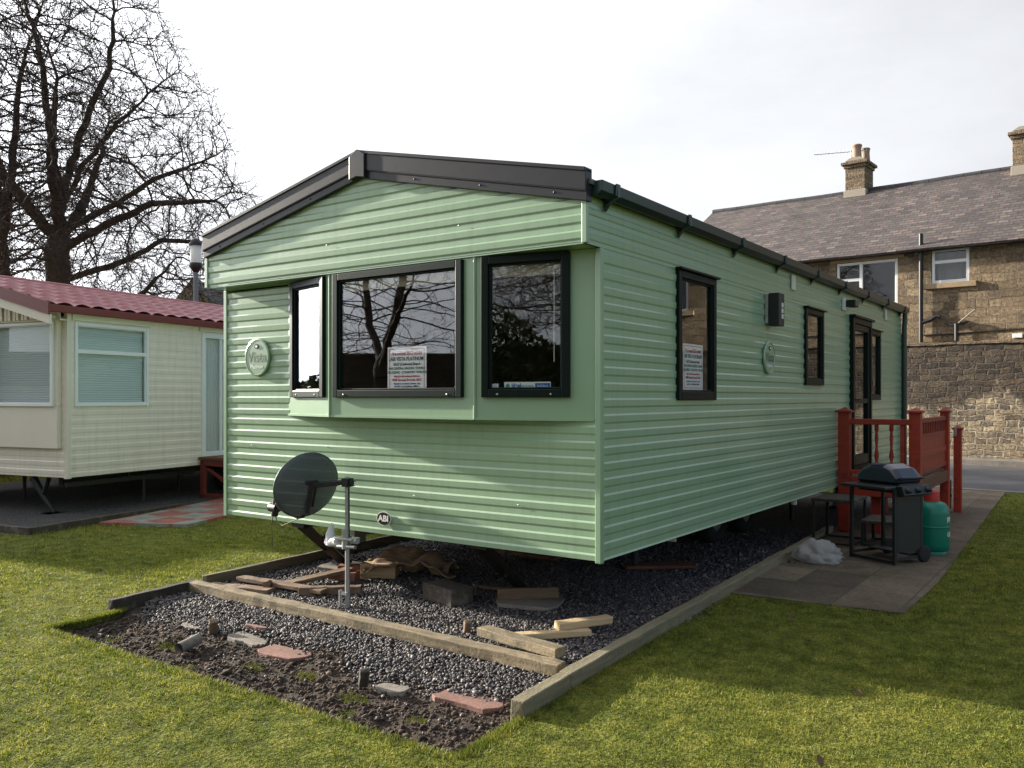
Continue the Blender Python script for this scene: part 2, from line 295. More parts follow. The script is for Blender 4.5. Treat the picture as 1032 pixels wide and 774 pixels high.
# ------------------------------------------------------------------ mesh helpers
class MB:
    def __init__(s): s.v = []; s.f = []; s.sm = []
    def add(s, vs, fs, smooth=False):
        b = len(s.v); s.v += [tuple(p) for p in vs]; s.f += [tuple(b+i for i in f) for f in fs]; s.sm += [smooth]*len(fs); return s
    def box(s, x0, x1, y0, y1, z0, z1, T=None):
        vs = [Vector((x, y, z)) for z in (z0, z1) for y in (y0, y1) for x in (x0, x1)]
        if T is not None: vs = [T @ p for p in vs]
        return s.add(vs, [(0, 2, 3, 1), (4, 5, 7, 6), (0, 1, 5, 4), (2, 6, 7, 3), (0, 4, 6, 2), (1, 3, 7, 5)])
    def fbox(s, F, a0, a1, n0, n1, z0, z1):     # box in a wall frame F=(origin, dir, normal)
        o, d, n = F
        vs = [o+d*a+n*q+Vector((0, 0, z)) for z in (z0, z1) for q in (n0, n1) for a in (a0, a1)]
        return s.add(vs, [(0, 2, 3, 1), (4, 5, 7, 6), (0, 1, 5, 4), (2, 6, 7, 3), (0, 4, 6, 2), (1, 3, 7, 5)])
    def tube(s, pts, r, n=8, cap=True, smooth=True):
        pts = [Vector(p) for p in pts]; rs = r if isinstance(r, (list, tuple)) else [r]*len(pts)
        up = None; vs = []
        for i, p in enumerate(pts):
            t = (pts[min(i+1, len(pts)-1)]-pts[max(i-1, 0)]).normalized()
            if up is None:
                up = Vector((0, 0, 1)) if abs(t.z) < .9 else Vector((1, 0, 0))
            u = (up-t*up.dot(t)).normalized(); w = t.cross(u); up = u
            for k in range(n):
                a = 2*PI*k/n; vs.append(p+(u*math.cos(a)+w*math.sin(a))*rs[i])
        fs = [(i*n+k, i*n+(k+1) % n, (i+1)*n+(k+1) % n, (i+1)*n+k) for i in range(len(pts)-1) for k in range(n)]
        s.add(vs, fs, smooth)
        if cap:
            s.add(vs[:n], [tuple(range(n-1, -1, -1))]); s.add(vs[-n:], [tuple(range(n))])
        return s
    def lathe(s, prof, n=24, T=None, smooth=True):
        vs = []
        for r, z in prof:
            for k in range(n):
                a = 2*PI*k/n; p = Vector((r*math.cos(a), r*math.sin(a), z)); vs.append(T @ p if T is not None else p)
        fs = [(i*n+k, i*n+(k+1) % n, (i+1)*n+(k+1) % n, (i+1)*n+k) for i in range(len(prof)-1) for k in range(n)]
        return s.add(vs, fs, smooth)
    def prism(s, poly, fn, a, b):               # poly 2d, fn(u,v,w)->3d
        n = len(poly); vs = [fn(u, v, a) for u, v in poly]+[fn(u, v, b) for u, v in poly]
        fs = [tuple(range(n-1, -1, -1)), tuple(range(n, 2*n))]+[(i, (i+1) % n, n+(i+1) % n, n+i) for i in range(n)]
        return s.add(vs, fs)
    def build(s, name, mat, parent=None, loc=None, rot=None, bevel=0, seg=2):
        me = bpy.data.meshes.new(name); me.from_pydata(s.v, [], s.f); me.polygons.foreach_set('use_smooth', s.sm)
        me.materials.append(M[mat] if isinstance(mat, str) else mat)
        bm = bmesh.new(); bm.from_mesh(me); bmesh.ops.recalc_face_normals(bm, faces=bm.faces); bm.to_mesh(me); bm.free()
        o = bpy.data.objects.new(name, me); col.objects.link(o)
        if parent: o.parent = parent
        if loc is not None: o.location = loc
        if rot is not None: o.rotation_euler = rot
        if bevel:
            md = o.modifiers.new('bevel', 'BEVEL'); md.width = bevel; md.segments = seg; md.limit_method = 'ANGLE'; md.angle_limit = R(40)
        return o
def tag(o, label=None, cat=None, group=None, kind=None):
    if label: o['label'] = label
    if cat: o['category'] = cat
    if group: o['group'] = group
    if kind: o['kind'] = kind
    return o
def empty(name, loc, rz, label, cat, group=None):
    o = bpy.data.objects.new(name, None); col.objects.link(o); o.location = loc; o.rotation_euler = (0, 0, rz); o.empty_display_size = .2
    return tag(o, label, cat, group)
def np_mesh(name, V, F, mat, k, smooth=False):
    me = bpy.data.meshes.new(name); nf = len(F)
    me.vertices.add(len(V)); me.vertices.foreach_set('co', V.astype(np.float32).ravel())
    me.loops.add(nf*k); me.loops.foreach_set('vertex_index', F.astype(np.int32).ravel())
    me.polygons.add(nf); me.polygons.foreach_set('loop_start', np.arange(0, nf*k, k, dtype=np.int32))
    if smooth: me.polygons.foreach_set('use_smooth', np.ones(nf, dtype=bool))
    me.update(calc_edges=True); me.validate(); me.materials.append(M[mat])
    o = bpy.data.objects.new(name, me); col.objects.link(o); return o
def text(name, body, size, mat, parent, F, a, z, off, align='CENTER', sx=1, bold=0):
    cu = bpy.data.curves.new('t', 'FONT'); cu.body = body; cu.size = size; cu.align_x = align; cu.align_y = 'CENTER'; cu.extrude = .0004; cu.offset = bold
    t = bpy.data.objects.new('t', cu); col.objects.link(t); bpy.context.view_layer.update()
    me = bpy.data.meshes.new_from_object(t.evaluated_get(bpy.context.evaluated_depsgraph_get())); bpy.data.objects.remove(t)
    o_, d, n = F; me.name = name
    for v in me.vertices: v.co = o_+d*(a+v.co.x*sx)+Vector((0, 0, z+v.co.y))+n*(off+v.co.z)
    me.materials.clear(); me.materials.append(M[mat]); o = bpy.data.objects.new(name, me); col.objects.link(o); o.parent = parent; return o
def plank(name, label, p0, p1, w, h, z0, mat, group=None, z1=None, roll=0, cat='timber', seg=10, jit=.003, bevel=.006, tw=0):
    """timber with its own local X along its length, a little uneven"""
    p0 = Vector((*p0, z0)); p1 = Vector((*p1, z0 if z1 is None else z1)); d = p1-p0; L = d.length
    vs = []; fs = []
    for i in range(seg+1):
        x = L*i/seg
        for (y, z) in ((-w/2, 0), (w/2, 0), (w/2, h), (-w/2, h)):
            j = Vector((random.uniform(-jit, jit)*2, random.uniform(-jit, jit), random.uniform(-jit, jit) if z else 0))
            vs.append(Vector((x, y, z))+j+Vector((0, tw*math.sin(i/seg*PI), 0)))
    for i in range(seg):
        for k in range(4): fs.append((i*4+k, i*4+(k+1) % 4, (i+1)*4+(k+1) % 4, (i+1)*4+k))
    fs += [(3, 2, 1, 0), tuple(seg*4+k for k in range(4))]
    mb = MB().add(vs, fs); o = mb.build(name, mat, None, p0, (roll, -math.asin(d.z/L), math.atan2(d.y, d.x)), bevel)
    return tag(o, label, cat, group)

def siding(mb, F, a0, a1, z0, z1, holes=(), pitch=.098, amp=.0075, ext=None, phase=0):
    """horizontal ribbed metal cladding; holes = [(a0,a1,z0,z1)]; ext(z) clips the ends"""
    o, d, n = F; prof = [(0, 0), (.34, 0), (.46, amp), (.84, amp*.7), (.97, 0)]
    zs = []; z = z0-phase
    while z < z1+pitch:
        for t, q in prof:
            zz = z1+z0-(z+t*pitch); zs.append((zz, q))
        z += pitch
    def offat(zv):
        for (za, qa), (zb, qb) in zip(zs, zs[1:]):
            if za >= zv >= zb: return qa if za == zb else qa+(qb-qa)*(za-zv)/(za-zb)
        return 0
    cuts = {z0, z1}
    for h in holes: cuts |= {h[2], h[3]}
    pts = sorted({zz for zz, _ in zs if z0 < zz < z1} | {c for c in cuts if z0 <= c <= z1})
    for za, zb in zip(pts, pts[1:]):
        if zb-za < 1e-6: continue
        mid = (za+zb)/2; ea = ext(za) if ext else (a0, a1); eb = ext(zb) if ext else (a0, a1)
        iv = [(ea[0], ea[1], eb[0], eb[1])]
        hs = sorted((h for h in holes if h[2] < mid < h[3]), key=lambda h: h[0])
        if hs:
            iv = []; s = a0
            for h in hs:
                if h[0] > s: iv.append((s, h[0], s, h[0]))
                s = h[1]
            if s < a1: iv.append((s, a1, s, a1))
        qa, qb = offat(za), offat(zb)
        for i in iv:
            P = [o+d*i[0]+n*qa+Vector((0, 0, za)), o+d*i[1]+n*qa+Vector((0, 0, za)), o+d*i[3]+n*qb+Vector((0, 0, zb)), o+d*i[2]+n*qb+Vector((0, 0, zb))]
            mb.add(P, [(0, 1, 2, 3)])
def ring_frame(mb, F, a0, a1, z0, z1, w, n0, n1, wb=None):
    wb = wb or w
    mb.fbox(F, a0, a0+w, n0, n1, z0, z1); mb.fbox(F, a1-w, a1, n0, n1, z0, z1)
    mb.fbox(F, a0+w, a1-w, n0, n1, z1-w, z1); mb.fbox(F, a0+w, a1-w, n0, n1, z0, z0+wb)
def window(parent, F, a0, a1, z0, z1, w=.05, mat='dgreen', gl='glass', n0=-.03, n1=.028, bar=None, barmat=None, name='window', drip=False, inner=True, wb=None):
    m = MB(); ring_frame(m, F, a0, a1, z0, z1, w, n0, n1, wb)
    if inner: ring_frame(m, F, a0+w, a1-w, z0+(wb or w), z1-w, .012, n0, n1-.014)
    if bar: m.fbox(F, a0+w, a1-w, n0, n1, bar-.025, bar+.025)
    if drip: m.fbox(F, a0-.015, a1+.02, 0, n1+.025, z1, z1+.018)
    f = m.build(name, mat, parent, bevel=.005)
    p = MB(); p.fbox(F, a0+w*.8, a1-w*.8, -.004, .0, z0+w*.8, z1-w*.8); g = p.build('pane', gl, f)
    return f
def wavy(mb, F, a0, a1, z0, z1, off, amp=.02, wl=.07, taper=0):
    o, d, n = F; N = max(6, int((a1-a0)/wl*8)); vs = []
    for j in range(7):
        t = j/6; z = z0+(z1-z0)*t
        for i in range(N+1):
            s = i/N; a = a0+(a1-a0)*s*(1-taper*math.sin(t*PI)); vs.append(o+d*a+n*(off+amp*math.sin(s*(a1-a0)/wl*2*PI+.4*math.sin(3*t)))+Vector((0, 0, z)))
    mb.add(vs, [(j*(N+1)+i, j*(N+1)+i+1, (j+1)*(N+1)+i+1, (j+1)*(N+1)+i) for j in range(6) for i in range(N)], True)
V3 = lambda x, y, z=0: Vector((x, y, z))

# ------------------------------------------------------------------ the green static caravan
W = 3.66; LEN = 8.75; ZB = .5; ZO = 2.42; ZE = 2.67; ZA = 3.07
gc = empty('static_caravan', (0, 0, 0), 0, 'sage green ribbed static caravan with grey bargeboards, front bay window and dark green frames', 'caravan')
FR = (V3(0, 0), V3(-1, 0), V3(0, -1))           # front wall, a runs left
OH = (V3(0, -.18), V3(-1, 0), V3(0, -1))        # overhanging gable
SD = (V3(0, 0), V3(0, 1), V3(1, 0))             # right side, a runs away
LS = (V3(-W, 0), V3(0, 1), V3(-1, 0))
BK = (V3(0, LEN), V3(-1, 0), V3(0, 1))
m = MB(); siding(m, FR, .03, W-.02, ZB, 1.36); siding(m, FR, 2.83, W-.02, 1.36, ZO); m.build('front_wall', 'green', gc)
side_holes = [(1.12, 1.73, 1.52, 2.37), (4.13, 4.68, 1.66, 2.35), (5.9, 6.72, .68, 2.38), (6.8, 7.3, 1.5, 2.3)]
m = MB(); siding(m, SD, .03, LEN-.02, ZB, ZO-.012, side_holes); m.build('side_wall', 'green', gc)
m = MB(); siding(m, SD, -.16, LEN-.02, ZO, 2.73, pitch=.075, amp=.006); m.fbox(SD, -.18, LEN, -.02, .004, ZO-.012, ZO); m.build('eave_band', 'green', gc)
m = MB(); siding(m, LS, .02, LEN-.02, ZB, 2.7); siding(m, BK, .02, W-.02, ZB, 2.7); m.build('rear_cladding', 'green', gc)
sl = (ZA-ZE)/(W/2)
m = MB(); siding(m, OH, .015, W-.015, ZO, ZA+.03, ext=lambda z: (.015, W-.015) if z <= ZE+.02 else (min(W/2, (z-ZE-.02)/sl), max(W/2, W-(z-ZE-.02)/sl)), pitch=.096, amp=.009)
m.build('gable_panel', 'green', gc)
m = MB(); m.box(-W, 0, -.178, .05, ZO-.012, ZO-.002); m.build('soffit', 'green_flat', gc)
for x in (-.0, -W): MB().box(x-.018, x+.018, -.195, -.165, ZO-.01, ZE+.02).build('gable_corner_trim', 'green_flat', gc, bevel=.004)
for x, y in ((0, 0), (-W, 0), (0, LEN), (-W, LEN)):
    m = MB(); m.box(x-.03 if x == 0 else x-.012, x+.012 if x == 0 else x+.03, y-.014, y+.03, ZB-.015, ZO-.014); m.build('corner_trim', 'green_flat', gc, bevel=.006)
m = MB(); m.box(-W+.02, -.02, .02, LEN-.02, ZB+.0, ZB+.05); m.build('floor', 'blackmetal', gc)
# roof
m = MB()
for sx in (0, 1):
    e = .05 if sx == 0 else -W-.05; zc = ZE+.12-.05*sl
    m.prism([(e, zc), (-W/2, ZA+.135), (-W/2, ZA+.105), (e, zc-.03)], lambda u, v, w: V3(u, w, v), -.2, LEN+.05)
m.build('roof', 'roof_sheet', gc)
for sx in (0, 1):
    m = MB(); e = .035 if sx == 0 else -W+.005; ap = -W/2
    def bz(x): return ZE+.16-.01+(W/2-abs(x+W/2))*sl
    for (za, zb, ya, yb) in ((-.105, .02, -.235, -.16), (-.165, -.108, -.222, -.16), (.006, .03, -.245, -.16), (-.112, -.102, -.232, -.16)):
        m.prism([(e, bz(e)+za), (ap, bz(ap)+za), (ap, bz(ap)+zb), (e, bz(e)+zb)], lambda u, v, w: V3(u, w, v), ya, yb)
    bb = m.build('bargeboard', 'barge', gc, bevel=.003)
    for t in (.12, .42, .72):
        x = e+(ap-e)*t; MB().lathe([(0, .006), (.006, .005), (.008, 0)], 8, Matrix.Translation((x, -.222, bz(x)-.135)) @ Matrix.Rotation(PI/2, 4, 'X')).build('screw', 'blackmetal', bb)
m = MB(); ax = -W/2; zt = ZA+.185
m.prism([(ax-.075, zt-.045), (ax-.01, zt-.005), (ax+.01, zt-.005), (ax+.075, zt-.045), (ax+.075, zt-.21), (ax, zt-.195), (ax-.075, zt-.21)], lambda u, v, w: V3(u, w, v), -.252, -.15)
m.prism([(ax-.09, zt-.05), (ax, zt-.003), (ax+.09, zt-.05), (ax+.09, zt-.065), (ax, zt-.02), (ax-.09, zt-.065)], lambda u, v, w: V3(u, w, v), -.148, LEN)
m.build('ridge_cap', 'barge', gc, bevel=.004)
# gutters
for gx, s in ((.012, 1), (-W-.012, -1)):
    m = MB(); prof = [(0, 0), (.0, -.075), (.05, -.088), (.085, -.06), (.09, .0), (.083, 0), (.078, -.055), (.048, -.078), (.008, -.066), (.008, 0)]
    m.prism([(gx+s*u, ZE+.105+v) for u, v in prof], lambda u, v, w: V3(u, w, v), -.15, LEN+.05)
    m.prism([(gx+s*u, ZE+.105+v) for u, v in prof[:5]], lambda u, v, w: V3(u, w, v), -.156, -.15)
    g = m.build('gutter', 'gutter', gc, bevel=.002)
    if s == 1:
        for k in range(9):
            y = .02+k*1.06; b = MB()
            b.prism([(gx, ZE-.04), (gx+.03, ZE+.005), (gx+.098, ZE+.035), (gx+.098, ZE+.112), (gx+.09, ZE+.112), (gx+.087, ZE+.03), (gx, ZE+.016)], lambda u, v, w: V3(u, w, v), y, y+.035)
            b.prism([(gx-.004, ZE+.02), (gx+.05, ZE+.010), (gx+.094, ZE+.04), (gx+.099, ZE+.11), (gx+.092, ZE+.108), (gx+.09, ZE+.05), (gx+.05, ZE+.02), (gx, ZE+.03)], lambda u, v, w: V3(u, w, v), y-.02, y+.0)
            b.build('gutter_bracket', 'gutter', g)
m = MB(); m.tube([(.05, LEN-.02, 2.72), (.05, LEN-.02, 2.6), (.045, LEN-.03, 2.5), (.045, LEN-.03, .3)], .034, 10); m.build('downpipe', 'gutter', gc)
# bay window
A, B1, B2, C1 = V3(-2.85, .0), V3(-2.2, -.16), V3(-.84, -.16), V3(-.035, 0)
def frame_of(p, q):
    d = (p-q).normalized(); return (q.copy(), d, V3(d.y, -d.x) if V3(d.y, -d.x).y < 0 else V3(-d.y, d.x))
bays = [(C1, B2), (B2, B1), (B1, A)]
wins = [(.16, .765), (.09, 1.305), (.06, .60)]
glasses = []
m = MB(); zb0 = 1.355
for (p, q), (w0, w1) in zip(bays, wins):
    F = frame_of(q, p); L = (q-p).length
    F = (p.copy(), (q-p).normalized(), F[2])
    hz0, hz1 = 1.53, 2.37
    m.fbox(F, 0, L, -.02, 0, zb0, hz0); m.fbox(F, 0, L, -.02, 0, hz1, ZO-.014)
    m.fbox(F, 0, w0+.03, -.02, 0, hz0, hz1); m.fbox(F, w1-.03, L, -.02, 0, hz0, hz1)
m.prism([(p.x, p.y) for p in (A, B1, B2, C1)], lambda u, v, w: V3(u, v, w), zb0-.006, zb0)
for p in (B1, B2): m.tube([p+V3(0, -.0, zb0), p+V3(0, 0, ZO-.014)], .012, 8)
bay = m.build('bay_panel', 'green_flat', gc)
m = MB()
for (p, q) in bays:
    F = (p.copy(), (q-p).normalized(), frame_of(q, p)[2]); m.fbox(F, 0, (q-p).length, -.005, .006, zb0-.004, zb0+.012)
m.build('bay_sill_trim', 'green_flat', gc)
FB = []
for k, ((p, q), (w0, w1)) in enumerate(zip(bays, wins)):
    F = (p.copy(), (q-p).normalized(), frame_of(q, p)[2]); FB.append(F)
    wn = window(gc, F, w0, w1, 1.497, 2.40, .052, 'dgreen', 'glass', -.03, .03)
    wn['label'] = ['right window of the bay with a blue and white sticker', 'wide middle window of the bay', 'narrow angled left window of the bay reflecting bright sky'][k]
    for a in (w0+.12, w1-.12): MB().lathe([(0, .005), (.006, .004), (.007, 0)], 8, Matrix.Translation(F[0]+F[1]*a+F[2]*.03+V3(0, 0, 1.517)) @ F[2].to_track_quat('Z', 'Y').to_matrix().to_4x4()).build('frame_screw', 'galv', wn)
# side windows and door
for (a0, a1, z0, z1), lb in zip(((1.08, 1.77, 1.475, 2.405), (4.09, 4.72, 1.62, 2.39), (6.76, 7.34, 1.46, 2.34)), ('side window nearest the corner with a notice in it', 'plain middle side window', 'side window beyond the door')):
    w_ = window(gc, SD, a0, a1, z0, z1, .052, 'dgreen', 'glass2', -.02, .03, drip=True, wb=.065); w_['label'] = lb
m = MB(); ring_frame(m, SD, 5.85, 6.76, .62, 2.43, .065, -.02, .05); ring_frame(m, SD, 5.92, 6.69, .69, 2.36, .07, -.02, .035, .12)
m.fbox(SD, 5.99, 6.62, -.01, .03, 1.42, 1.48); m.fbox(SD, 5.83, 6.8, 0, .075, 2.43, 2.46)
dr = m.build('door', 'dgreen', gc, bevel=.005)
m = MB(); m.fbox(SD, 5.97, 6.64, 0, .004, .78, 2.3); m.build('pane', 'glass2', dr)
m = MB(); m.fbox(SD, 5.93, 5.97, .035, .045, 1.35, 1.6); m.tube([(.045, 5.95, 1.47), (.08, 5.95, 1.47), (.08, 6.06, 1.47)], .009, 8); m.build('handle', 'blackmetal', dr)
# interior
m = MB(); m.box(-W+.06, -.06, .06, LEN-.06, .62, .64); m.build('interior_floor', 'floor_in', gc)
m = MB()
m.box(-W+.04, -W+.06, .05, LEN-.05, .64, 2.41); m.box(-W+.04, -.05, 3.5, 3.54, .64, 2.41); m.box(-W+.04, -.05, .04, .055, .64, 1.36); m.box(-W+.04, -2.86, .04, .055, 1.36, 2.41)
m.box(-W+.04, -.05, -.0, LEN-.05, 2.385, 2.40); m.box(-W+.04, -.05, LEN-.06, LEN-.05, .64, 2.41)
for a0, a1, z0, z1 in ((0.05, 1.1, .64, 2.4), (1.75, 4.1, .64, 2.4), (4.7, 5.88, .64, 2.4), (6.74, 6.78, .64, 2.4), (7.32, 8.7, .64, 2.4), (1.1, 1.75, .64, 1.5), (4.1, 4.7, .64, 1.64), (6.78, 7.32, .64, 1.48)): m.box(-.06, -.045, a0, a1, z0, z1)
m.build('interior_lining', 'lining', gc)
m = MB(); m.box(-3.4, -.3, .2, .75, .64, 1.05); m.box(-3.4, -.3, .12, .26, 1.05, 1.38); m.box(-3.45, -2.9, .75, 2.6, .64, 1.05); m.box(-3.55, -3.4, .3, 2.6, 1.05, 1.4)
m.build('sofa', 'sofa', gc, bevel=.05, seg=3)
for F, a, b, tp in ((FB[0], .09, .21, .3), (FB[1], .02, .11, 0), (FB[1], 1.3, 1.36, 0)): m = MB(); wavy(m, F, a, b, 1.45, 2.38, -.065, .016, .04, tp); m.build('curtain', 'curtain', gc)
m = MB()
for F, a, b in ((FB[0], .17, .76), (FB[1], .1, 1.3)): m.fbox(F, a, b, -.05, -.035, 2.27, 2.35)
m.build('blind_cassette', 'curtain', gc)
for F, a in ((FB[0], .28), (FB[1], .17), (FB[1], .14)): MB().tube([F[0]+F[1]*a-F[2]*.03+V3(0, 0, 1.5 if F is FB[1] else 1.72), F[0]+F[1]*a-F[2]*.03+V3(0, 0, 2.3)], .004, 6).build('blind_cord', 'curtain_white', gc)
# plaques
def plaque(F, a, z, rad, sc):
    T = Matrix.Translation(F[0]+F[1]*a+F[2]*.012+V3(0, 0, z)) @ F[2].to_track_quat('Z', 'Y').to_matrix().to_4x4()
    p = MB().lathe([(0, 0), (rad, 0), (rad, .012), (rad*.93, .016), (rad*.91, .012), (0, .012)], 40, T, False).build('name_plaque', 'green_flat', gc)
    d = F[1]; Ft = (F[0]+F[1]*a+V3(0, 0, 0), -d if F is FR else d, F[2])
    text('lettering', 'Vista', rad*.78, 'ink_grey', p, Ft, 0, z+.0, .0255, bold=.0012)
    text('lettering', 'Platinum', rad*.30, 'white_ink', p, Ft, 0, z-rad*.50, .0255, bold=.0008)
    b = MB(); b.lathe([(0, .017), (rad*.17, .017), (rad*.17, .012)], 20, T, False)
    for i, v in enumerate(b.v): 
        q = Vector(v); q.z = z+rad*.58+(q.z-z)*.75; b.v[i] = tuple(q)
    b.build('emblem', 'black', p)
    b = MB(); b.lathe([(0, .019), (rad*.10, .019), (rad*.10, .016)], 16, T, False)
    for i, v in enumerate(b.v):
        q = Vector(v); q.z = z+rad*.58+(q.z-z)*.6; b.v[i] = tuple(q)
    b.build('emblem_center', 'white_ink', p)
    return p
plaque(FR, 3.215, 1.825, .155, 1)['label'] = 'round name plaque on the front wall'
plaque(SD, 3.01, 1.85, .145, 1)['label'] = 'round name plaque on the side wall'
T0 = Matrix.Translation((-1.79, -.012, .615)) @ V3(0, -1).to_track_quat('Z', 'Y').to_matrix().to_4x4()
def oval(mb, prof, zc, k=.72):
    b = MB().lathe(prof, 32, T0)
    mb.add([(v[0], v[1], zc+(v[2]-zc)*k) for v in b.v], b.f, False)
m = MB(); oval(m, [(0, .004), (.072, .004), (.072, 0)], .615); bd = m.build('badge', 'white_ink', gc)
m = MB(); oval(m, [(0, .007), (.064, .007), (.064, 0)], .615); m.build('badge_face', 'black', bd)
text('lettering', 'ABI', .06, 'white_ink', bd, (V3(-1.79, 0), V3(1, 0), V3(0, -1)), 0, .615, .021, sx=1.15, bold=.002)
for x, z in ((-.6, 1.12), (-1.5, 1.12), (-2.4, 1.12), (-.6, .8), (-1.5, .8), (-2.6, .8), (-3.3, 1.1), (-.95, 2.62), (-2.2, 2.62)):
    yv = -.009 if z < 2 else -.19
    MB().lathe([(0, .004), (.005, .003), (.006, 0)], 8, Matrix.Translation((x, yv, z)) @ Matrix.Rotation(PI/2, 4, 'X')).build('rivet', 'galv', gc)
# wall lamp, vents, security light
m = MB(); m.fbox(SD, 2.93, 3.06, .008, .03, 2.15, 2.41); wl = m.build('wall_lamp', 'galv', gc, bevel=.003)
m = MB(); m.fbox(SD, 2.955, 3.105, .03, .125, 2.13, 2.42); m.build('lamp_hood', 'blackmetal', wl, bevel=.006)
m = MB()
for i in range(3):
    for j in range(2): m.fbox(SD, 3.035+j*.027-.012, 3.057+j*.027-.012, .125, .128, 2.195+i*.05, 2.235+i*.05)
m.build('lamp_lens', 'lampglass', wl)
for a in (3.66, 7.62): MB().fbox(SD, a, a+.11, .006, .022, 2.525, 2.67).build('vent', 'cream_panel', gc, bevel=.004)
m = MB(); m.fbox(SD, 5.5, 5.58, .006, .03, 2.48, 2.62); sl_ = m.build('security_light', 'white', gc, bevel=.004)
m = MB(); m.fbox(SD, 5.57, 5.72, .03, .14, 2.52, 2.60); m.build('light_head', 'black', sl_, bevel=.012)
# chassis
for x in (-.75, -2.9):
    m = MB(); m.box(x-.03, x+.03, .7, LEN-.1, .35, .5); m.box(x-.05, x+.05, .7, LEN-.1, .345, .355); m.build('chassis_rail', 'blackmetal', gc)
for y in (3.9, 4.75):
    m = MB(); m.tube([(-3.0, y, .26), (-.8, y, .26)], .03, 8); ax_ = m.build('axle', 'rust', gc)
    for x in (-.9, -2.9):
        T = Matrix.Translation((x, y, .26)) @ Matrix.Rotation(PI/2, 4, 'Y')
        w_ = MB().lathe([(.15, -.08), (.24, -.09), (.28, -.06), (.28, .06), (.24, .09), (.15, .08), (.15, -.08)], 28, T).build('wheel', 'tyre', gc)
        MB().lathe([(0, .02), (.08, .03), (.15, .07), (.15, -.07), (0, -.05)], 20, T).build('rim', 'galv', w_)
def leg(p0, p1, w=.05):
    m = MB(); d = Vector(p1)-Vector(p0); s = V3(w*.5, 0, 0)
    m.tube([Vector(p0)-s, Vector(p1)-s*.7], .032, 4, smooth=False); m.tube([Vector(p0)+s, Vector(p1)+s*.7], .032, 4, smooth=False); m.tube([Vector(p0)*.4+Vector(p1)*.6, Vector(p1)], .045, 4, smooth=False); m.box(p1[0]-.06, p1[0]+.06, p1[1]-.07, p1[1]+.06, p1[2]-.02, p1[2]+.01)
    mid = Vector(p0)+d*.45; m.tube([Vector(p0)+V3(0, .35, 0), mid], .014, 6); m.box(p0[0]-.07, p0[0]+.07, p0[1]-.05, p0[1]+.08, .46, .5)
    return m.build('jack_leg', 'blackmetal', gc)
leg((-1.0, .13, .47), (-1.1, .74, .07), .09); leg((-2.78, .08, .47), (-3.0, .72, .06), .09)
leg((-.6, 7.9, .47), (-.62, 7.5, .0)); leg((-3, 7.9, .47), (-3, 7.5, .0))
for x, y in ((-1.1, 3.3), (-1.1, 5.6), (-.9, 2.2), (-2.9, 2.4), (-2.9, 5.6), (-.75, 6.1)):
    MB().tube([(x, y, -.02), (x, y, .5)], .035, 8).build('axle_stand', 'blackmetal', gc)
m = MB(); m.box(-.31, -.1, 1.3, 1.31, .43, .50); m.build('data_plate', 'white', gc)
m = MB(); m.tube([(-.10, 4.1, .5), (-.1, 4.1, .42)], .03, 12); m.build('waste_pipe', 'white', gc)
m = MB(); m.tube([(-3.05, .95, .29), (-2.5, 1.6, .32)], .04, 4, smooth=False); m.box(-3.1, -2.97, .84, .98, .2, .33); m.build('drawbar', 'galv', gc)

# notices stuck inside the windows
def notice(name, F, a, z, w, h, off, label, lines, dirn):
    Fo = F[0]+F[1]*a; Ft = (Fo, dirn, F[2])
    r = MB().fbox(Ft, -w/2, w/2, off-.001, off, z-h/2, z+h/2).build(name, 'paper'); tag(r, label, 'notice')
    b = MB(); ring_frame(b, Ft, -w/2+.018, w/2-.018, z-h/2+.014, z+h/2-.014, .004, off, off+.0006); b.build('printed_border', 'ink_red', r)
    y = z+h/2-.045*h/.3
    for body, s, mt, gap in lines:
        text('lettering', body, s*h/.3, mt, r, Ft, 0, y, off+.001, sx=(w-.055)/(.052*len(body)*10*s*h/.3+1e-6) if len(body) > 13 else 1, bold=.0006*h/.3); y -= gap*h/.3
    return r
NL = [('Pre-owned 2012 model', .034, 'ink_red', .036), ('ABI VISTA PLATINUM', .034, 'ink_dark', .034), ("36'x12' (2 bedrooms) Sleeps 6", .024, 'ink_dark', .028), ('GAS CENTRAL HEATING  DOUBLE', .022, 'ink_green', .026), ('GLAZING  COUNTRY WALKS', .022, 'ink_green', .026), ('Fully sited with decking and barbecue', .016, 'ink_red', .024), ('FREE Ground Rent for 2013', .022, 'ink_red', .024), ('Enquiries welcome please call', .016, 'ink_blue', .018), ('at the reception office', .016, 'ink_dark', .02)]
# the centre frame runs right->left, so text direction is reversed
F = FB[1]; notice('window_notice', F, .60, 1.69, .36, .315, -.006, 'white printed notice with red heading in the middle bay window', NL, -F[1])
notice('window_notice', SD, 1.40, 1.72, .36, .34, -.006, 'white printed notice in the green side window near the corner', NL, SD[1])
F = FB[0]; Ft = (F[0]+F[1]*.455, -F[1], F[2])
r = MB().fbox(Ft, -.16, .16, -.009, -.008, 1.545, 1.595).build('window_sticker', 'paper'); tag(r, 'long white and blue sticker low in the right bay window', 'sticker')
MB().fbox(Ft, .055, .155, -.008, -.0074, 1.553, 1.587).build('sticker_block', 'ink_blue', r)
text('lettering', 'ideal', .036, 'ink_blue', r, Ft, -.075, 1.572, -.007, bold=.001); text('lettering', 'caravans', .026, 'ink_teal', r, Ft, .0, 1.57, -.007); text('lettering', 'holidays', .022, 'white_ink', r, Ft, .105, 1.57, -.0068)
b = MB(); o_ = Ft[0]+Ft[1]*(-.135)+Ft[2]*(-.0075)+V3(0, 0, 1.57)
b.lathe([(0, .0005), (.014, .0005)], 14, Matrix.Translation(o_) @ F[2].to_track_quat('Z', 'Y').to_matrix().to_4x4()); b.build('sticker_logo', 'ink_teal', r)
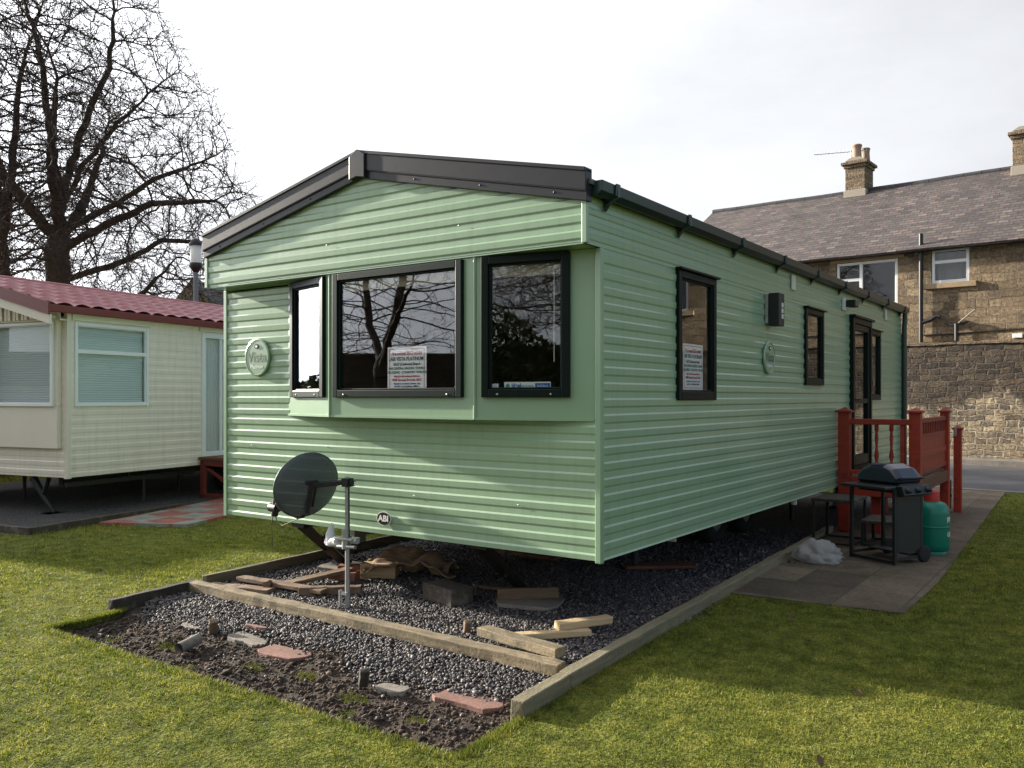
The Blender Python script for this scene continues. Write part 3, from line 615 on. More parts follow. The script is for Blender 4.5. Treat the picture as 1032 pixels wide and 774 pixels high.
r = MB().fbox((F[0]+F[1]*.685, -F[1], F[2]), -.03, .03, -.009, -.008, 1.555, 1.585).build('window_label', 'paper'); tag(r, 'tiny blank white label in the corner of the right bay window', 'label')

# ------------------------------------------------------------------ cream caravan
def cream_caravan(loc, rz, label, group='cream static caravans with red roofs', full=True):
    r = empty('static_caravan', loc, rz, label, 'caravan', group)
    w, L = 3.66, 9.2
    # local frame: x right along the front, y away; near right corner is the origin
    F1 = (V3(0, 0), V3(-1, 0), V3(0, -1)); S = (V3(0, 0), V3(0, 1), V3(1, 0)); S2 = (V3(-w, 0), V3(0, 1), V3(-1, 0)); Bk = (V3(0, L), V3(-1, 0), V3(0, 1))
    m = MB(); siding(m, F1, .03, w, .5, 2.5, [(.2, 3.46, 1.3, 2.5)], amp=.006, pitch=.11); m.build('front_wall', 'cream', r)
    holes = [(.13, 1.2, 1.41, 2.39), (2.27, 2.95, .68, 2.4), (4.3, 5.2, 1.5, 2.3)]
    m = MB(); siding(m, S, .03, L, .5, 2.58, holes, amp=.006, pitch=.11); m.build('side_wall', 'cream', r)
    m = MB(); siding(m, S2, .03, L, .5, 2.58, (), amp=.006, pitch=.11); siding(m, Bk, .0, w, .5, 2.58, (), amp=.006, pitch=.11); m.build('rear_cladding', 'cream', r)
    for x in (-.05, -w-.012): MB().box(x, x+.062, -.014, .05, .485, 2.58).build('corner_trim', 'cream_panel', r, bevel=.006)
    m = MB(); m.fbox(F1, .1, w-.1, 0, .07, .86, 1.39); m.fbox(F1, .1, .16, 0, .07, 1.39, 2.46); m.fbox(F1, w-.16, w-.1, 0, .07, 1.39, 2.46); m.fbox(F1, .16, w-.16, .0, .07, 2.42, 2.46); m.fbox(F1, 1.32, 1.4, 0, .07, 1.39, 2.46); m.fbox(F1, 2.26, 2.34, 0, .07, 1.39, 2.46)
    m.build('bay_panel', 'cream_panel', r, bevel=.006)
    FF = (V3(0, -.07), V3(-1, 0), V3(0, -1))
    for a0, a1 in ((.15, 1.33), (1.39, 2.27), (2.33, 3.51)):
        wn = window(r, FF, a0, a1, 1.38, 2.43, .04, 'white', 'glass3', -.02, .03)
        m = MB(); siding(m, FF, a0+.04, a1-.04, 1.42, 2.39, (), .03, .006); 
        m.v = [(v[0], v[1]+.05, v[2]) for v in m.v]; m.build('blind', 'blind', wn)
    wn = window(r, S, .09, 1.24, 1.38, 2.43, .04, 'white', 'glass3', -.02, .03, bar=2.07, wb=.04)
    m = MB(); siding(m, S, .13, 1.2, 1.42, 2.39, (), .03, .006); m.v = [(v[0]-.05, v[1], v[2]) for v in m.v]; m.build('blind', 'blind', wn)
    for a in (.12, 1.2): MB().fbox(S, a-.012, a+.012, .03, .045, 1.375, 1.395).build('window_stay', 'white', wn)
    wn = window(r, S, 4.26, 5.24, 1.46, 2.34, .04, 'white', 'glass3', -.02, .03)
    MB().fbox(S, .05, 1.28, 0, .03, 2.45, 2.58).build('drip_panel', 'cream_panel', r, bevel=.005); MB().fbox(S, 2.18, 3.02, 0, .03, 2.46, 2.58).build('drip_panel', 'cream_panel', r, bevel=.005)
    m = MB(); ring_frame(m, S, 2.23, 2.98, .62, 2.44, .07, -.02, .03); m.fbox(S, 2.6, 2.64, -.01, .028, .69, 2.37); dr = m.build('door', 'white', r, bevel=.005)
    m = MB(); m.fbox(S, 2.29, 2.92, 0, .004, .68, 2.38); m.build('pane', 'glass3', dr)
    m = MB(); wavy(m, S, 2.3, 2.92, .68, 2.4, -.05, .015, .06); m.build('net_curtain', 'curtain_white', dr)
    m = MB(); m.box(-w+.1, -.12, .1, L-.1, .5, .56); m.box(-w+.1, -.3, .3, .34, .56, 2.4); m.box(-.3, -.26, .3, L-.3, .56, 2.4); m.build('interior_lining', 'curtain', r)
    # roof of pressed metal tiles, 5 cm waves
    rz_, ez = 3.10, 2.61; ov = .12; yo = .35
    for sgn, nm in ((1, 'roof'), (-1, 'roof')):
        nx, ny = 34, int((L+2*yo)/.05); xs = np.linspace(0, w/2+ov, nx*2); ys = np.linspace(-yo, L+yo-.1, ny)
        X, Y = np.meshgrid(xs, ys, indexing='ij'); t = X/.33; row = np.floor(t)
        Z = rz_-(X)*(rz_-ez)/(w/2) + .040*np.abs(np.sin(Y*PI/.24))**.8 + .036*(t-row)**1.5 - .0
        xx = (-w/2+X) if sgn == 1 else (-w/2-X)
        Vv = np.stack([xx, Y, Z], -1).reshape(-1, 3); n2 = len(ys); i, j = np.meshgrid(np.arange(len(xs)-1), np.arange(n2-1), indexing='ij'); a = (i*n2+j).ravel()
        Ff = np.stack([a, a+1, a+n2+1, a+n2], -1); o = np_mesh('roof', Vv, Ff, 'redtile', 4, True); o.parent = r
    m = MB(); m.tube([(-w/2, -yo, rz_+.01), (-w/2, L+yo-.1, rz_+.01)], .055, 12); m.build('ridge_cap', 'redtile', r)
    for x in (ov, -w-ov): MB().box(x-.02, x+.02, -yo, L+yo-.1, ez-.09, ez+.0).build('gutter', 'redtrim', r, bevel=.008)
    for s in (0, 1):
        e = ov+.03 if s == 0 else -w-ov-.03; m = MB(); k = (rz_-ez)/(w/2); zb = lambda x: rz_-abs(x+w/2)*k
        m.prism([(e, zb(e)-.09), (-w/2, rz_-.09), (-w/2, rz_+.06), (e, zb(e)+.06)], lambda u, v, q: V3(u, q, v), -yo-.03, -yo)
        m.build('bargeboard', 'redtrim', r)
        m = MB(); m.prism([(e, zb(e)-.2), (-w/2, rz_-.2), (-w/2, rz_-.088), (e, zb(e)-.088)], lambda u, v, q: V3(u, q, v), -yo-.01, -yo+.02); m.build('verge_board', 'cream_panel', r)
    m = MB(); n = 46
    for i in range(n):
        x = -w+.05+(w-.1)*i/n; zt = rz_-.15-abs(x+.035+w/2)*(rz_-ez)/(w/2); m.box(x, x+.045, -.13-.012*(i % 2), -.09, 2.46, max(2.5, zt))
    m.box(-w, 0, -.1, .0, 2.44, 2.46); m.box(-w+.02, -.02, -.09, -.08, 2.45, 2.62); m.build('gable_cladding', 'cream', r)
    m = MB(); m.box(-.75, -.35, 3.9, 4.5, 2.78, 2.9); m.build('roof_vent', 'redtrim', r, bevel=.02)
    for x in (-.5, -3.1):
        m = MB(); m.box(x-.04, x+.04, .3, L-.2, .36, .5); m.build('chassis_rail', 'blackmetal', r)
    m = MB(); m.box(-.24, -.2, .15, 2.3, .36, .42); m.box(-.24, -.2, 1.1, 1.14, .42, .5); m.build('side_rail', 'blackmetal', r)
    for x, y, dx in ((-.75, .1, .32), (-2.9, .1, -.3), (-.6, 8.6, .3), (-3, 8.6, -.3)):
        m = MB(); m.tube([(x, y, .47), (x+dx*.5, y+.02, .24), (x+dx, y+.05, .03)], [.05, .04, .03], 6); m.tube([(x+dx*.9, y, .47), (x+dx*.5, y+.02, .25)], .03, 6); m.box(x+dx-.1, x+dx+.1, y-.1, y+.15, 0, .03); m.build('jack_leg', 'blackmetal', r)
    for x, y in ((-.3, 1.45), (-2, .9), (-.8, 2.6)): MB().tube([(x, y, 0), (x, y, .5)], .025, 8).build('axle_stand', 'blackmetal', r)
    for y in (3.2, 3.9):
        for x in (-.35, -3.3):
            T = Matrix.Translation((x, y, .28)) @ Matrix.Rotation(PI/2, 4, 'Y')
            w_ = MB().lathe([(.15, -.08), (.24, -.09), (.28, -.06), (.28, .06), (.24, .09), (.15, .08), (.15, -.08)], 24, T).build('wheel', 'tyre', r)
            MB().lathe([(0, .02), (.08, .03), (.15, .07), (.15, -.07), (0, -.05)], 16, T).build('rim', 'rust', w_)
    return r
CK = V3(-8.02, .89); CR = math.atan2(.197, .98)
cc = cream_caravan(CK, CR, 'cream static caravan with red tiled roof and red steps, left of the green caravan')
def copy_tree(o, parent=None):
    c = o.copy(); col.objects.link(c); c.parent = parent
    for ch in [x for x in o.children]: copy_tree(ch, c)
    return c
bpy.context.view_layer.update()
def copy_tree(o, parent=None):
    c = o.copy(); col.objects.link(c); c.parent = parent
    for ch in [x for x in o.children]: copy_tree(ch, c)
    return c
bpy.context.view_layer.update()
c = copy_tree(cc); c.location = (-13.5, -1.0, 0); c['label'] = 'cream static caravan added out of view on the left to shade the lawn'  # unseen copy, added so that its shadow falls on the left lawn
def board_fence(loc, rz, L, H, label):
    r = empty('board_fence', loc, rz, label, 'fence')
    m = MB(); siding(m, (V3(0, 0), V3(1, 0), V3(0, -1)), 0, L, .1, H, (), .15, .02); siding(m, (V3(L, .1), V3(-1, 0), V3(0, 1)), 0, L, .1, H, (), .15, .02); m.build('boards', 'cream', r)
    for i in range(int(L/2)+1): MB().box(i*2-.05, i*2+.05, .0, .1, 0, H+.08).build('post', 'cream_panel', r)
board_fence((-11.8, -6.5, 0), R(142), 4.2, 1.72, 'cream horizontal board fence behind the photographer, mirrored low in the bay window')
board_fence((-6.4, -10.2, 0), R(150), 2.6, 1.66, 'shorter cream board fence behind the photographer, near the low wall')

# red steps of the cream caravan
def to_cream(u, v, z=0): return CK+V3(math.cos(CR+PI/2), math.sin(CR+PI/2))*u+V3(-math.cos(CR), -math.sin(CR))*(-v)*1+V3(0, 0, z)
rs = empty('entrance_steps', to_cream(2.16, .03), CR, 'dark red wooden steps with diagonal brace at the cream caravan door', 'steps')
for y0 in (0, .82):
    m = MB(); m.box(.02, .10, y0, y0+.05, 0, .58); m.box(.86, .94, y0, y0+.05, 0, .34); m.box(.02, .94, y0, y0+.05, 0, .09)
    m.prism([(.02, .58), (.5, .58), (.94, .34), (.94, .24), (.5, .48), (.02, .5)], lambda u, v, w: V3(u, w, v), y0, y0+.05)
    m.prism([(.1, .46), (.18, .46), (.86, .09), (.74, .09)], lambda u, v, w: V3(u, w, v), y0+.005, y0+.045); m.build('side_frame', 'redtrim', rs, bevel=.006)
m = MB(); m.box(0, .55, -.02, .9, .58, .62); m.build('tread', 'redbrown', rs, bevel=.005); m = MB(); m.box(.55, .98, -.02, .9, .33, .37); m.build('tread', 'redbrown', rs, bevel=.005)

# ------------------------------------------------------------------ ground
pit = [(-3.10, -1.79), (.33, -1.79), (.30, -1.2), (.12, 2.4), (-.05, 4.6), (-.12, 9.3), (-3.9, 9.3), (-3.62, 2.2), (-3.45, .2), (-3.36, -1.12), (-3.12, -1.25)]
def tc_(u, v): p = to_cream(u, v); return (p.x, p.y)
bed = [tc_(-1.05, .75), tc_(-1.05, -4.6), tc_(9.8, -4.6), tc_(9.8, .35), tc_(1.2, .62)]
paving = [tc_(-.25, .84), tc_(.05, 1.9), tc_(1.0, 1.75), tc_(3.3, 1.6), tc_(3.3, .2), tc_(1.2, .64)]
patio = [(.13, 1.72), (1.36, 1.82), (1.38, 3), (1.2, 8), (1.1, 11.0), (-.12, 11.0), (-.1, 4.6), (.1, 3)]
HD = V3(-.997, .068).normalized(); HO = V3(.79, 17.9); HR = math.atan2(-HD.y, -HD.x)
def hp(u, v, z=0): return HO+HD*u+V3(.068, .997)*v+V3(0, 0, z)
def inside(P, poly):
    x, y = P[:, 0], P[:, 1]; c = np.zeros(len(P), bool); n = len(poly)
    for i in range(n):
        x0, y0 = poly[i]; x1, y1 = poly[(i+1) % n]
        k = ((y0 > y) != (y1 > y)) & (x < (x1-x0)*(y-y0)/(y1-y0+1e-12)+x0); c ^= k
    return c
# base earth (one sheet to the horizon)
m = MB(); m.add([(-400, -400, -.1), (400, -400, -.1), (400, 400, -.1), (-400, 400, -.1)], [(0, 1, 2, 3)]); g = m.build('ground', 'turf'); g['kind'] = 'structure'
def sheet_with_hole(name, outer, hole, mat, z, skirt):
    bm = bmesh.new(); ed = []
    for poly in (outer, hole):
        vs = [bm.verts.new((x, y, z)) for x, y in poly]
        for i in range(len(vs)): ed.append(bm.edges.new((vs[i], vs[(i+1) % len(vs)])))
        if poly is hole: hv = vs
    bmesh.ops.triangle_fill(bm, use_beauty=True, use_dissolve=False, edges=ed)
    lo = [bm.verts.new((v.co.x+.0, v.co.y, z-skirt)) for v in hv]; n = len(hv)
    for i in range(n): bm.faces.new((hv[i], hv[(i+1) % n], lo[(i+1) % n], lo[i]))
    bmesh.ops.recalc_face_normals(bm, faces=bm.faces)
    me = bpy.data.meshes.new(name); bm.to_mesh(me); bm.free(); me.materials.append(M[mat]); o = bpy.data.objects.new(name, me); col.objects.link(o); o['kind'] = 'structure'; return o
def dense(poly, jit=.012, step=.06):
    out = []
    for i in range(len(poly)):
        a = Vector(poly[i]); b = Vector(poly[(i+1) % len(poly)]); n = max(1, int((b-a).length/step))
        for k in range(n): p = a.lerp(b, k/n); out.append((p.x+random.uniform(-jit, jit), p.y+random.uniform(-jit, jit)))
    return out
re_ = hp(0, -6.9)
outer = [(-120, -120), (120, -120), tuple(hp(-120, -6.9)[:2]), tuple(hp(120, -6.9)[:2])]
lawn = sheet_with_hole('lawn', outer, dense(pit), 'turf', 0, .1)
# road, kerbs, pavement
def strip(name, v0, v1, z, mat, th=None):
    vs = [hp(120, v0), hp(-120, v0), hp(-120, v1), hp(120, v1)]
    me = MB()
    # local frame of the street so that the pattern follows it
    me.add([(-120, v0, z), (120, v0, z), (120, v1, z), (-120, v1, z)], [(0, 1, 2, 3)]) if th is None else me.box(-120, 120, v0, v1, z-th, z)
    o = me.build(name, mat, None, HO, (0, 0, HR)); o['kind'] = 'structure'; return o
strip('road', -6.9, -.9, -.03, 'asphalt'); strip('near_kerb', -7.0, -6.88, .02, 'slabgrey', .12); strip('pavement', -.8, .1, .09, 'pavement', .2); strip('far_kerb', -.92, -.79, .095, 'slabgrey', .2)
m = MB(); m.prism([(p[0], p[1]) for p in patio], lambda u, v, w: V3(u, v, w), -.03, .012); o = m.build('patio', 'patio', bevel=.004); o['kind'] = 'structure'
m = MB(); 
m.prism([(p[0], p[1]) for p in bed], lambda u, v, w: V3(u, v, w), -.03, .03); o = m.build('gravel_bed', 'gravelbed', bevel=.01); o['kind'] = 'structure'
m = MB()
Tc = (Matrix.Translation(CK) @ Matrix.Rotation(CR, 4, 'Z'))
m.prism([tuple((Tc.inverted() @ V3(p[0], p[1]))[:2]) for p in paving], lambda u, v, w: V3(u, v, w), -.03, .038); o = m.build('paving', 'checker', None, CK, (0, 0, CR), bevel=.004); o['kind'] = 'structure'
plank('edging_board', 'low mossy edging board along the gravel under the cream caravan', bed[0], bed[4], .05, .09, -.01, 'darkwood', None)
plank('edging_board', 'low mossy edging board across the front of the cream caravan gravel', bed[0], (bed[1][0], bed[1][1]), .05, .09, -.01, 'darkwood', None)

# pit floor heightfield
def pitz(x, y):
    n = noise.noise(Vector((x*3, y*3, 0)))*.5+noise.noise(Vector((x*9, y*9, 3)))*.3+noise.noise(Vector((x*26, y*26, 7)))*.18
    if y > -.95: return -.012+.012*n
    t = min(1, (-.95-y)/.45); return (-.012-.045*t)+(.012+.034*t)*n
nx, ny = 250, 90; xs = np.linspace(-3.5, .4, nx); ys = np.linspace(-1.85, -.6, ny)
Vv = np.array([(x, y, pitz(x, y)) for x in xs for y in ys]); i, j = np.meshgrid(np.arange(nx-1), np.arange(ny-1), indexing='ij'); a = (i*ny+j).ravel()
cen = Vv[a][:, :2]+.007; keep = inside(cen, [(-3.13, -1.82), (.36, -1.82), (.33, -.62), (-3.42, -.62), (-3.4, -1.12), (-3.15, -1.22)])
a = a[keep]
o = np_mesh('soil', Vv, np.stack([a, a+ny, a+ny+1, a+1], -1), 'earth', 4, True); o['kind'] = 'structure'
m = MB(); m.add([(-3.42, -.64, -.02), (.26, -.64, -.02), (-.08, 9.3, -.02), (-3.9, 9.3, -.02)], [(0, 1, 2, 3)]); o = m.build('gravel_base', 'gravelbed'); o['kind'] = 'structure'

# scattered stones
def ico(): 
    t = (1+5**.5)/2; v = np.array([(-1, t, 0), (1, t, 0), (-1, -t, 0), (1, -t, 0), (0, -1, t), (0, 1, t), (0, -1, -t), (0, 1, -t), (t, 0, -1), (t, 0, 1), (-t, 0, -1), (-t, 0, 1)], float); v /= np.linalg.norm(v[0])
    f = np.array([(0, 11, 5), (0, 5, 1), (0, 1, 7), (0, 7, 10), (0, 10, 11), (1, 5, 9), (5, 11, 4), (11, 10, 2), (10, 7, 6), (7, 1, 8), (3, 9, 4), (3, 4, 2), (3, 2, 6), (3, 6, 8), (3, 8, 9), (4, 9, 5), (2, 4, 11), (6, 2, 10), (8, 6, 7), (9, 8, 1)]); return v, f
IV, IF = ico()
def stones(name, P, size, mat, flat=.65, smooth=True):
    n = len(P); ang = np.random.rand(n)*2*PI; tilt = np.random.randn(n)*.5
    V = IV[None]*(1+.28*np.random.randn(n, 12, 1).clip(-1.2, 1.2)); S = np.stack([np.random.uniform(.8, 1.35, n), np.random.uniform(.7, 1.1, n), np.random.uniform(flat*.8, flat*1.3, n)], -1)
    V = V*S[:, None]*size[:, None, None]
    c, s = np.cos(tilt)[:, None], np.sin(tilt)[:, None]; V = np.stack([V[..., 0]*c-V[..., 2]*s, V[..., 1], V[..., 0]*s+V[..., 2]*c], -1)
    c, s = np.cos(ang)[:, None], np.sin(ang)[:, None]; V = np.stack([V[..., 0]*c-V[..., 1]*s, V[..., 0]*s+V[..., 1]*c, V[..., 2]], -1)+P[:, None]
    F = (IF[None]+(np.arange(n)*12)[:, None, None]).reshape(-1, 3); return np_mesh(name, V.reshape(-1, 3), F, mat, 3, smooth)
def pts(n, x0, x1, y0, y1): return np.stack([np.random.uniform(x0, x1, n), np.random.uniform(y0, y1, n)], -1)
A1 = pts(68000, -3.5, .33, -1.36, 2.2); A2 = pts(15000, -3.5, .2, 2.2, 5.0); A3 = pts(5200, -3.5, .35, -1.75, -1.05)
inner = [(-3.08, -1.75), (.30, -1.75), (.27, -1.15), (.2, 1.5), (.02, 4.0), (-.1, 9.3), (-3.9, 9.3), (-3.56, 2.2), (-3.42, .2), (-3.36, -.9), (-3.05, -1.15)]
k = inside(A1, inner); edge = -1.10+.09*np.sin(A1[:, 0]*3.1)+.05*np.sin(A1[:, 0]*9); pr_ = np.clip((A1[:, 1]-edge)/.14+.5, 0.01, 1); k &= np.random.rand(len(A1)) < pr_
A = np.concatenate([A1[k], A2[inside(A2, inner)], A3[inside(A3, inner) & (np.random.rand(len(A3)) < .07)]])
Z = np.array([pitz(x, y) for x, y in A]); hump = np.where((A[:, 1] > -1.15) & (A[:, 1] < 1.2), np.random.rand(len(A))*.012, 0)
gz = np.where(A[:, 1] > 1.2, -.012, Z)+.006+hump
size = (.0052+np.random.gamma(1.6, .0018, len(A))).clip(.0045, .018)*np.where(A[:, 1] > 2.2, 1.25, 1)
o = stones('gravel', np.column_stack([A, gz]), size, 'stone'); tag(o, 'dark grey purple gravel spread under and in front of the green caravan', 'gravel', kind='stuff')
A = pts(14000, -3.2, .35, -1.8, -.95); A = A[inside(A, inner)]; Z = np.array([pitz(x, y) for x, y in A])
o = stones('soil_clods', np.column_stack([A, Z]), np.random.gamma(1.6, .0034, len(A)).clip(.002, .024), 'clod', .7, False); tag(o, 'loose crumbs of dark brown soil in the dug strip of lawn', 'soil', kind='stuff')

# grass
def grass(N, r0, r1, spread=R(44), hs=(.006, .0185), wbase=.0026):
    r = np.random.uniform(r0, r1, N); th = R(YAW)+np.random.uniform(-spread, spread, N)
    P = np.stack([CAM.x-np.sin(th)*r, CAM.y+np.cos(th)*r], -1)
    k = ~inside(P, pit) & ~inside(P, bed) & ~inside(P, paving) & ~inside(P, patio) & ((P-np.array(hp(0, -7.05)[:2])) @ np.array([.068, .997]) < 0)
    cl0 = np.sin(P[:, 0]*23+3*np.sin(P[:, 1]*11))*np.sin(P[:, 1]*19+3*np.cos(P[:, 0]*9)); k &= ~((cl0 < -.35) & (np.random.rand(N) < .6))
    P = P[k]; r = r[k]; n = len(P)
    big = np.sin(P[:, 0]*2.1+np.cos(P[:, 1]*1.7))*np.cos(P[:, 1]*2.6+P[:, 0]*.7)
    cl = np.sin(P[:, 0]*31+3*np.sin(P[:, 1]*17))*np.sin(P[:, 1]*29+3*np.cos(P[:, 0]*13))
    h = np.random.uniform(*hs, n)*(1+.3*big+.35*cl); w = wbase*np.maximum(1, r/4.0)*np.random.uniform(.7, 1.4, n)
    a = np.random.rand(n)*2*PI; lean = np.random.gamma(2, .35, n)*h; b = np.random.rand(n)*2*PI
    d = np.stack([np.cos(a), np.sin(a)], -1)*w[:, None]; l = np.stack([np.cos(b), np.sin(b)], -1)*lean[:, None]; z = np.zeros(n)-.003
    V = np.stack([np.column_stack([P-d, z]), np.column_stack([P+d, z]), np.column_stack([P+l, h])], 1)
    return V.reshape(-1, 3)
V = np.concatenate([grass(430000, 1.9, 9.5), grass(150000, 9.5, 24, R(40), (.012, .03))])
# overhanging fringe and a few tufts in the soil
def fringe(n, poly, y=None):
    out = []
    for k in range(n):
        i = random.choice([0, 0, 0, 1, 8, 9, 10, 2, 2]) % len(poly); a = Vector(poly[i]); b = Vector(poly[(i+1) % len(poly)]); p = a.lerp(b, random.random()); q = (b-a).normalized()
        nrm = Vector((q.y, -q.x)); p += nrm*random.uniform(-.02, .05); h = random.uniform(.006, .024); an = random.random()*6.28; w = .003
        d = Vector((math.cos(an), math.sin(an)))*w; l = -nrm*random.uniform(-.01, .03)+d*4*random.uniform(-1, 1)
        out += [(p.x-d.x, p.y-d.y, -.01), (p.x+d.x, p.y+d.y, -.01), (p.x+l.x, p.y+l.y, h)]
    return np.array(out)
tuf = []
for cx_, cy_, rr_, n in ((-2.25, -1.45, .06, 160), (-1.1, -1.35, .05, 120), (-.62, -1.45, .06, 160), (-1.45, -1.42, .05, 80), (-2.7, -1.55, .05, 80), (-.15, -1.5, .04, 60), (-1.8, -1.62, .05, 60), (-.5, -1.62, .04, 60)):
    for q in range(n):
        a = random.random()*6.28; s = rr_*math.sqrt(random.random()); x, y = cx_+math.cos(a)*s*1.6, cy_+math.sin(a)*s; h = random.uniform(.008, .03); b = random.random()*6.28; z = pitz(x, y)
        tuf += [(x-.003, y, z), (x+.003, y+.002, z), (x+math.cos(b)*.015, y+math.sin(b)*.015, z+h)]
V = np.concatenate([V, fringe(14000, pit), np.array(tuf)])
F_ = np.arange(len(V)).reshape(-1, 3); o = np_mesh('grass', V, F_, 'blade', 3); tag(o, 'short mossy yellow green grass of the lawn round the caravans', 'grass', kind='stuff')

lv = MB(); lv.add([(-.022, 0, 0), (-.008, .012, .004), (.012, .012, .007), (.024, .0, .002), (.012, -.011, .006), (-.008, -.012, .003)], [(0, 1, 2, 3, 4, 5)])
M['leaf'] = paint('dead_leaf', (.10, .055, .025), .9)
l0 = lv.build('fallen_leaf', 'leaf'); k_ = 0
while k_ < 44:
    x, y = random.uniform(-5, 4), random.uniform(-3.4, 4)
    q = np.array([[x, y]])
    if inside(q, pit)[0] or inside(q, patio)[0] or x < -3.3 and y > 0: continue
    o = l0 if k_ == 0 else l0.copy()
    if k_: col.objects.link(o)
    o.location = (x, y, .014); o.rotation_euler = (random.uniform(-.5, .5), random.uniform(-.5, .5), random.uniform(0, 6)); s_ = random.uniform(.6, 1.3); o.scale = (s_, s_, s_)
    tag(o, 'small dead brown leaf lying on the lawn', 'leaf', 'dead leaves scattered on the lawn'); k_ += 1

# ------------------------------------------------------------------ timbers and rubble around the gravel
plank('timber_beam', 'long weathered beam lying across the gravel in front of the green caravan', (-3.36, -.56), (.13, -.645), .095, .07, .0, 'beam', None, seg=40, jit=.0035, tw=.01)
plank('timber_offcut', 'short weathered board lying behind the right end of the long beam', (-.58, -.42), (.06, -.545), .09, .055, .055, 'beam', None, seg=8, z1=.062)
plank('timber_plank', 'pale sawn plank lying on the gravel under another right of the beam', (-.5, -.30), (-.14, .12), .075, .04, .005, 'pale', None, seg=6)
plank('timber_plank', 'short pale sawn plank resting on top of the other pale plank', (-.30, -.02), (-.10, .30), .085, .045, .045, 'pale', None, z1=.05, seg=6)
plank('kerb_board', 'short near kerb board of the gravel bed, beside the lit lawn', (.275, -1.27), (.245, -.80), .075, .11, -.03, 'kerbwood', 'kerb boards along the gravel', seg=6)
plank('kerb_board', 'long kerb board running from the near board to the patio', (.243, -.797), (.05, 3.3), .075, .11, -.03, 'kerbwood', 'kerb boards along the gravel', seg=30)
plank('kerb_board', 'far kerb board between the gravel and the barbecue', (.048, 3.304), (-.06, 5.3), .075, .10, -.03, 'kerbwood', 'kerb boards along the gravel', seg=14)
plank('kerb_board', 'dark board standing on edge at the left front corner of the gravel', (-3.23, -1.27), (-3.33, -.5), .055, .11, -.04, 'darkwood', 'kerb boards along the gravel', seg=8)
plank('kerb_board', 'long dark board on edge along the left side of the gravel', (-3.36, -.42), (-3.6, 2.6), .045, .10, -.02, 'kerbwood', 'kerb boards along the gravel', seg=20)
plank('timber_plank', 'flat grey brown plank just behind the left end of the long beam', (-3.3, -.42), (-2.72, -.27), .11, .03, .0, 'oldwood', None)
plank('timber_plank', 'long brown plank with a round knot leading to the dish pole', (-3.22, -.18), (-2.3, -.12), .09, .035, .02, 'oldwood', None)
plank('timber_plank', 'pale edged brown plank leaning from the round knot to the brick', (-2.75, -.18), (-2.62, .45), .11, .03, .02, 'oldwood', None, z1=.06)
plank('timber_plank', 'reddish square timber beside the foot of the dish pole', (-2.5, -.2), (-2.15, .12), .075, .06, .0, 'oldwood', None)
m = MB(); m.tube([(0, 0, 0), (.07, 0, 0)], .03, 12); tag(m.build('log_end', 'oldwood', None, (-2.84, -.2, .045), (0, 0, -1.0), bevel=.003), 'little round sawn log end among the planks', 'log')
def stake(label, x, y, z, w, h, t, mat='darkwood'):
    return plank('wooden_peg', label, (x, y), (x+.03, y-.02), w, w*.8, z, mat, 'pegs in the gravel', z1=z+h, cat='peg', seg=3, jit=.003)
stake('upright brown peg just behind the long beam', -.81, -.28, -.02, .045, .09, 0, 'oldwood'); stake('dark peg standing in the gravel in front of the beam middle', -.68, -1.32, -.04, .05, .10, 0); stake('brown peg beside the pale stone at the left of the soil', -2.2, -1.16, -.04, .055, .09, 0, 'oldwood')
m = MB(); m.box(-.18, .18, -.1, .1, 0, .125); tag(m.build('timber_block', 'darkwood', None, (-1.45, .30, 0), (0, 0, R(-14)), bevel=.008), 'dark square block of old sleeper on the gravel under the caravan front', 'block')
def slab(label, x, y, w, d, rz, mat, z=0, t=.03, name='paving_slab', group='loose slabs in the gravel', bite=True):
    n = 14; P = []
    for k in range(n):
        a = 2*PI*k/n; c, s = math.cos(a), math.sin(a); q = 1/max(abs(c), abs(s)); jj = random.uniform(.82, 1.0) if bite else 1
        P.append((c*q*w/2*jj, s*q*d/2*(jj if not bite else random.uniform(.7, 1))))
    m = MB(); m.prism(P, lambda u, v, w_: V3(u, v, w_), -t/2, t/2)
    return tag(m.build(name, mat, None, (x, y, z), (random.uniform(-.04, .04), random.uniform(-.04, .04), rz), bevel=.005), label, 'slab', group)
slab('pink slab piece nearest the kerb, right of the soil', -.10, -1.16, .42, .20, R(6), 'slabpink', -.034)
slab('pinkish slab half buried near the soil middle', -1.5, -1.18, .40, .19, R(4), 'slabpink', -.034)
slab('grey brown slab left of the pink half buried one', -1.90, -1.12, .36, .15, R(-4), 'slabgrey', -.032)
slab('small grey slab flake between the two pink slabs', -.55, -1.24, .2, .12, R(15), 'slabgrey', -.045)
slab('pale flat stone at the left edge of the soil', -2.42, -1.12, .26, .15, R(5), 'slabgrey', -.03)
slab('dark thin slate edge at the far left of the beam front', -2.0, -.98, .2, .04, R(4), 'slabpink', .0)
slab('square concrete slab under the right front jack leg', -.93, .62, .46, .46, R(20), 'slabgrey', .012, .03, 'paving_slab', None, False)
slab('concrete slab under the left front jack leg', -2.95, .72, .4, .4, R(10), 'slabgrey', .012, .03, 'paving_slab', None, False)
plank('timber_block', 'low wooden packing block standing on the slab by the right jack', (-1.16, .52), (-.94, .68), .13, .06, .027, 'oldwood', None, cat='block', seg=3)
plank('timber_board', 'thin upright board behind the packing block on the slab', (-1.1, .45), (-.78, .76), .02, .08, .027, 'oldwood', None, cat='board', seg=3)
plank('timber_board', 'red brown flat board lying under the right side of the caravan', (-.98, 2.15), (-.5, 2.55), .2, .03, .0, 'redbrown', None, cat='board', seg=3)
plank('timber_board', 'thin brown lath behind the sleeper block', (-1.5, .75), (-.95, .86), .04, .02, .01, 'oldwood', None, cat='board', seg=3)
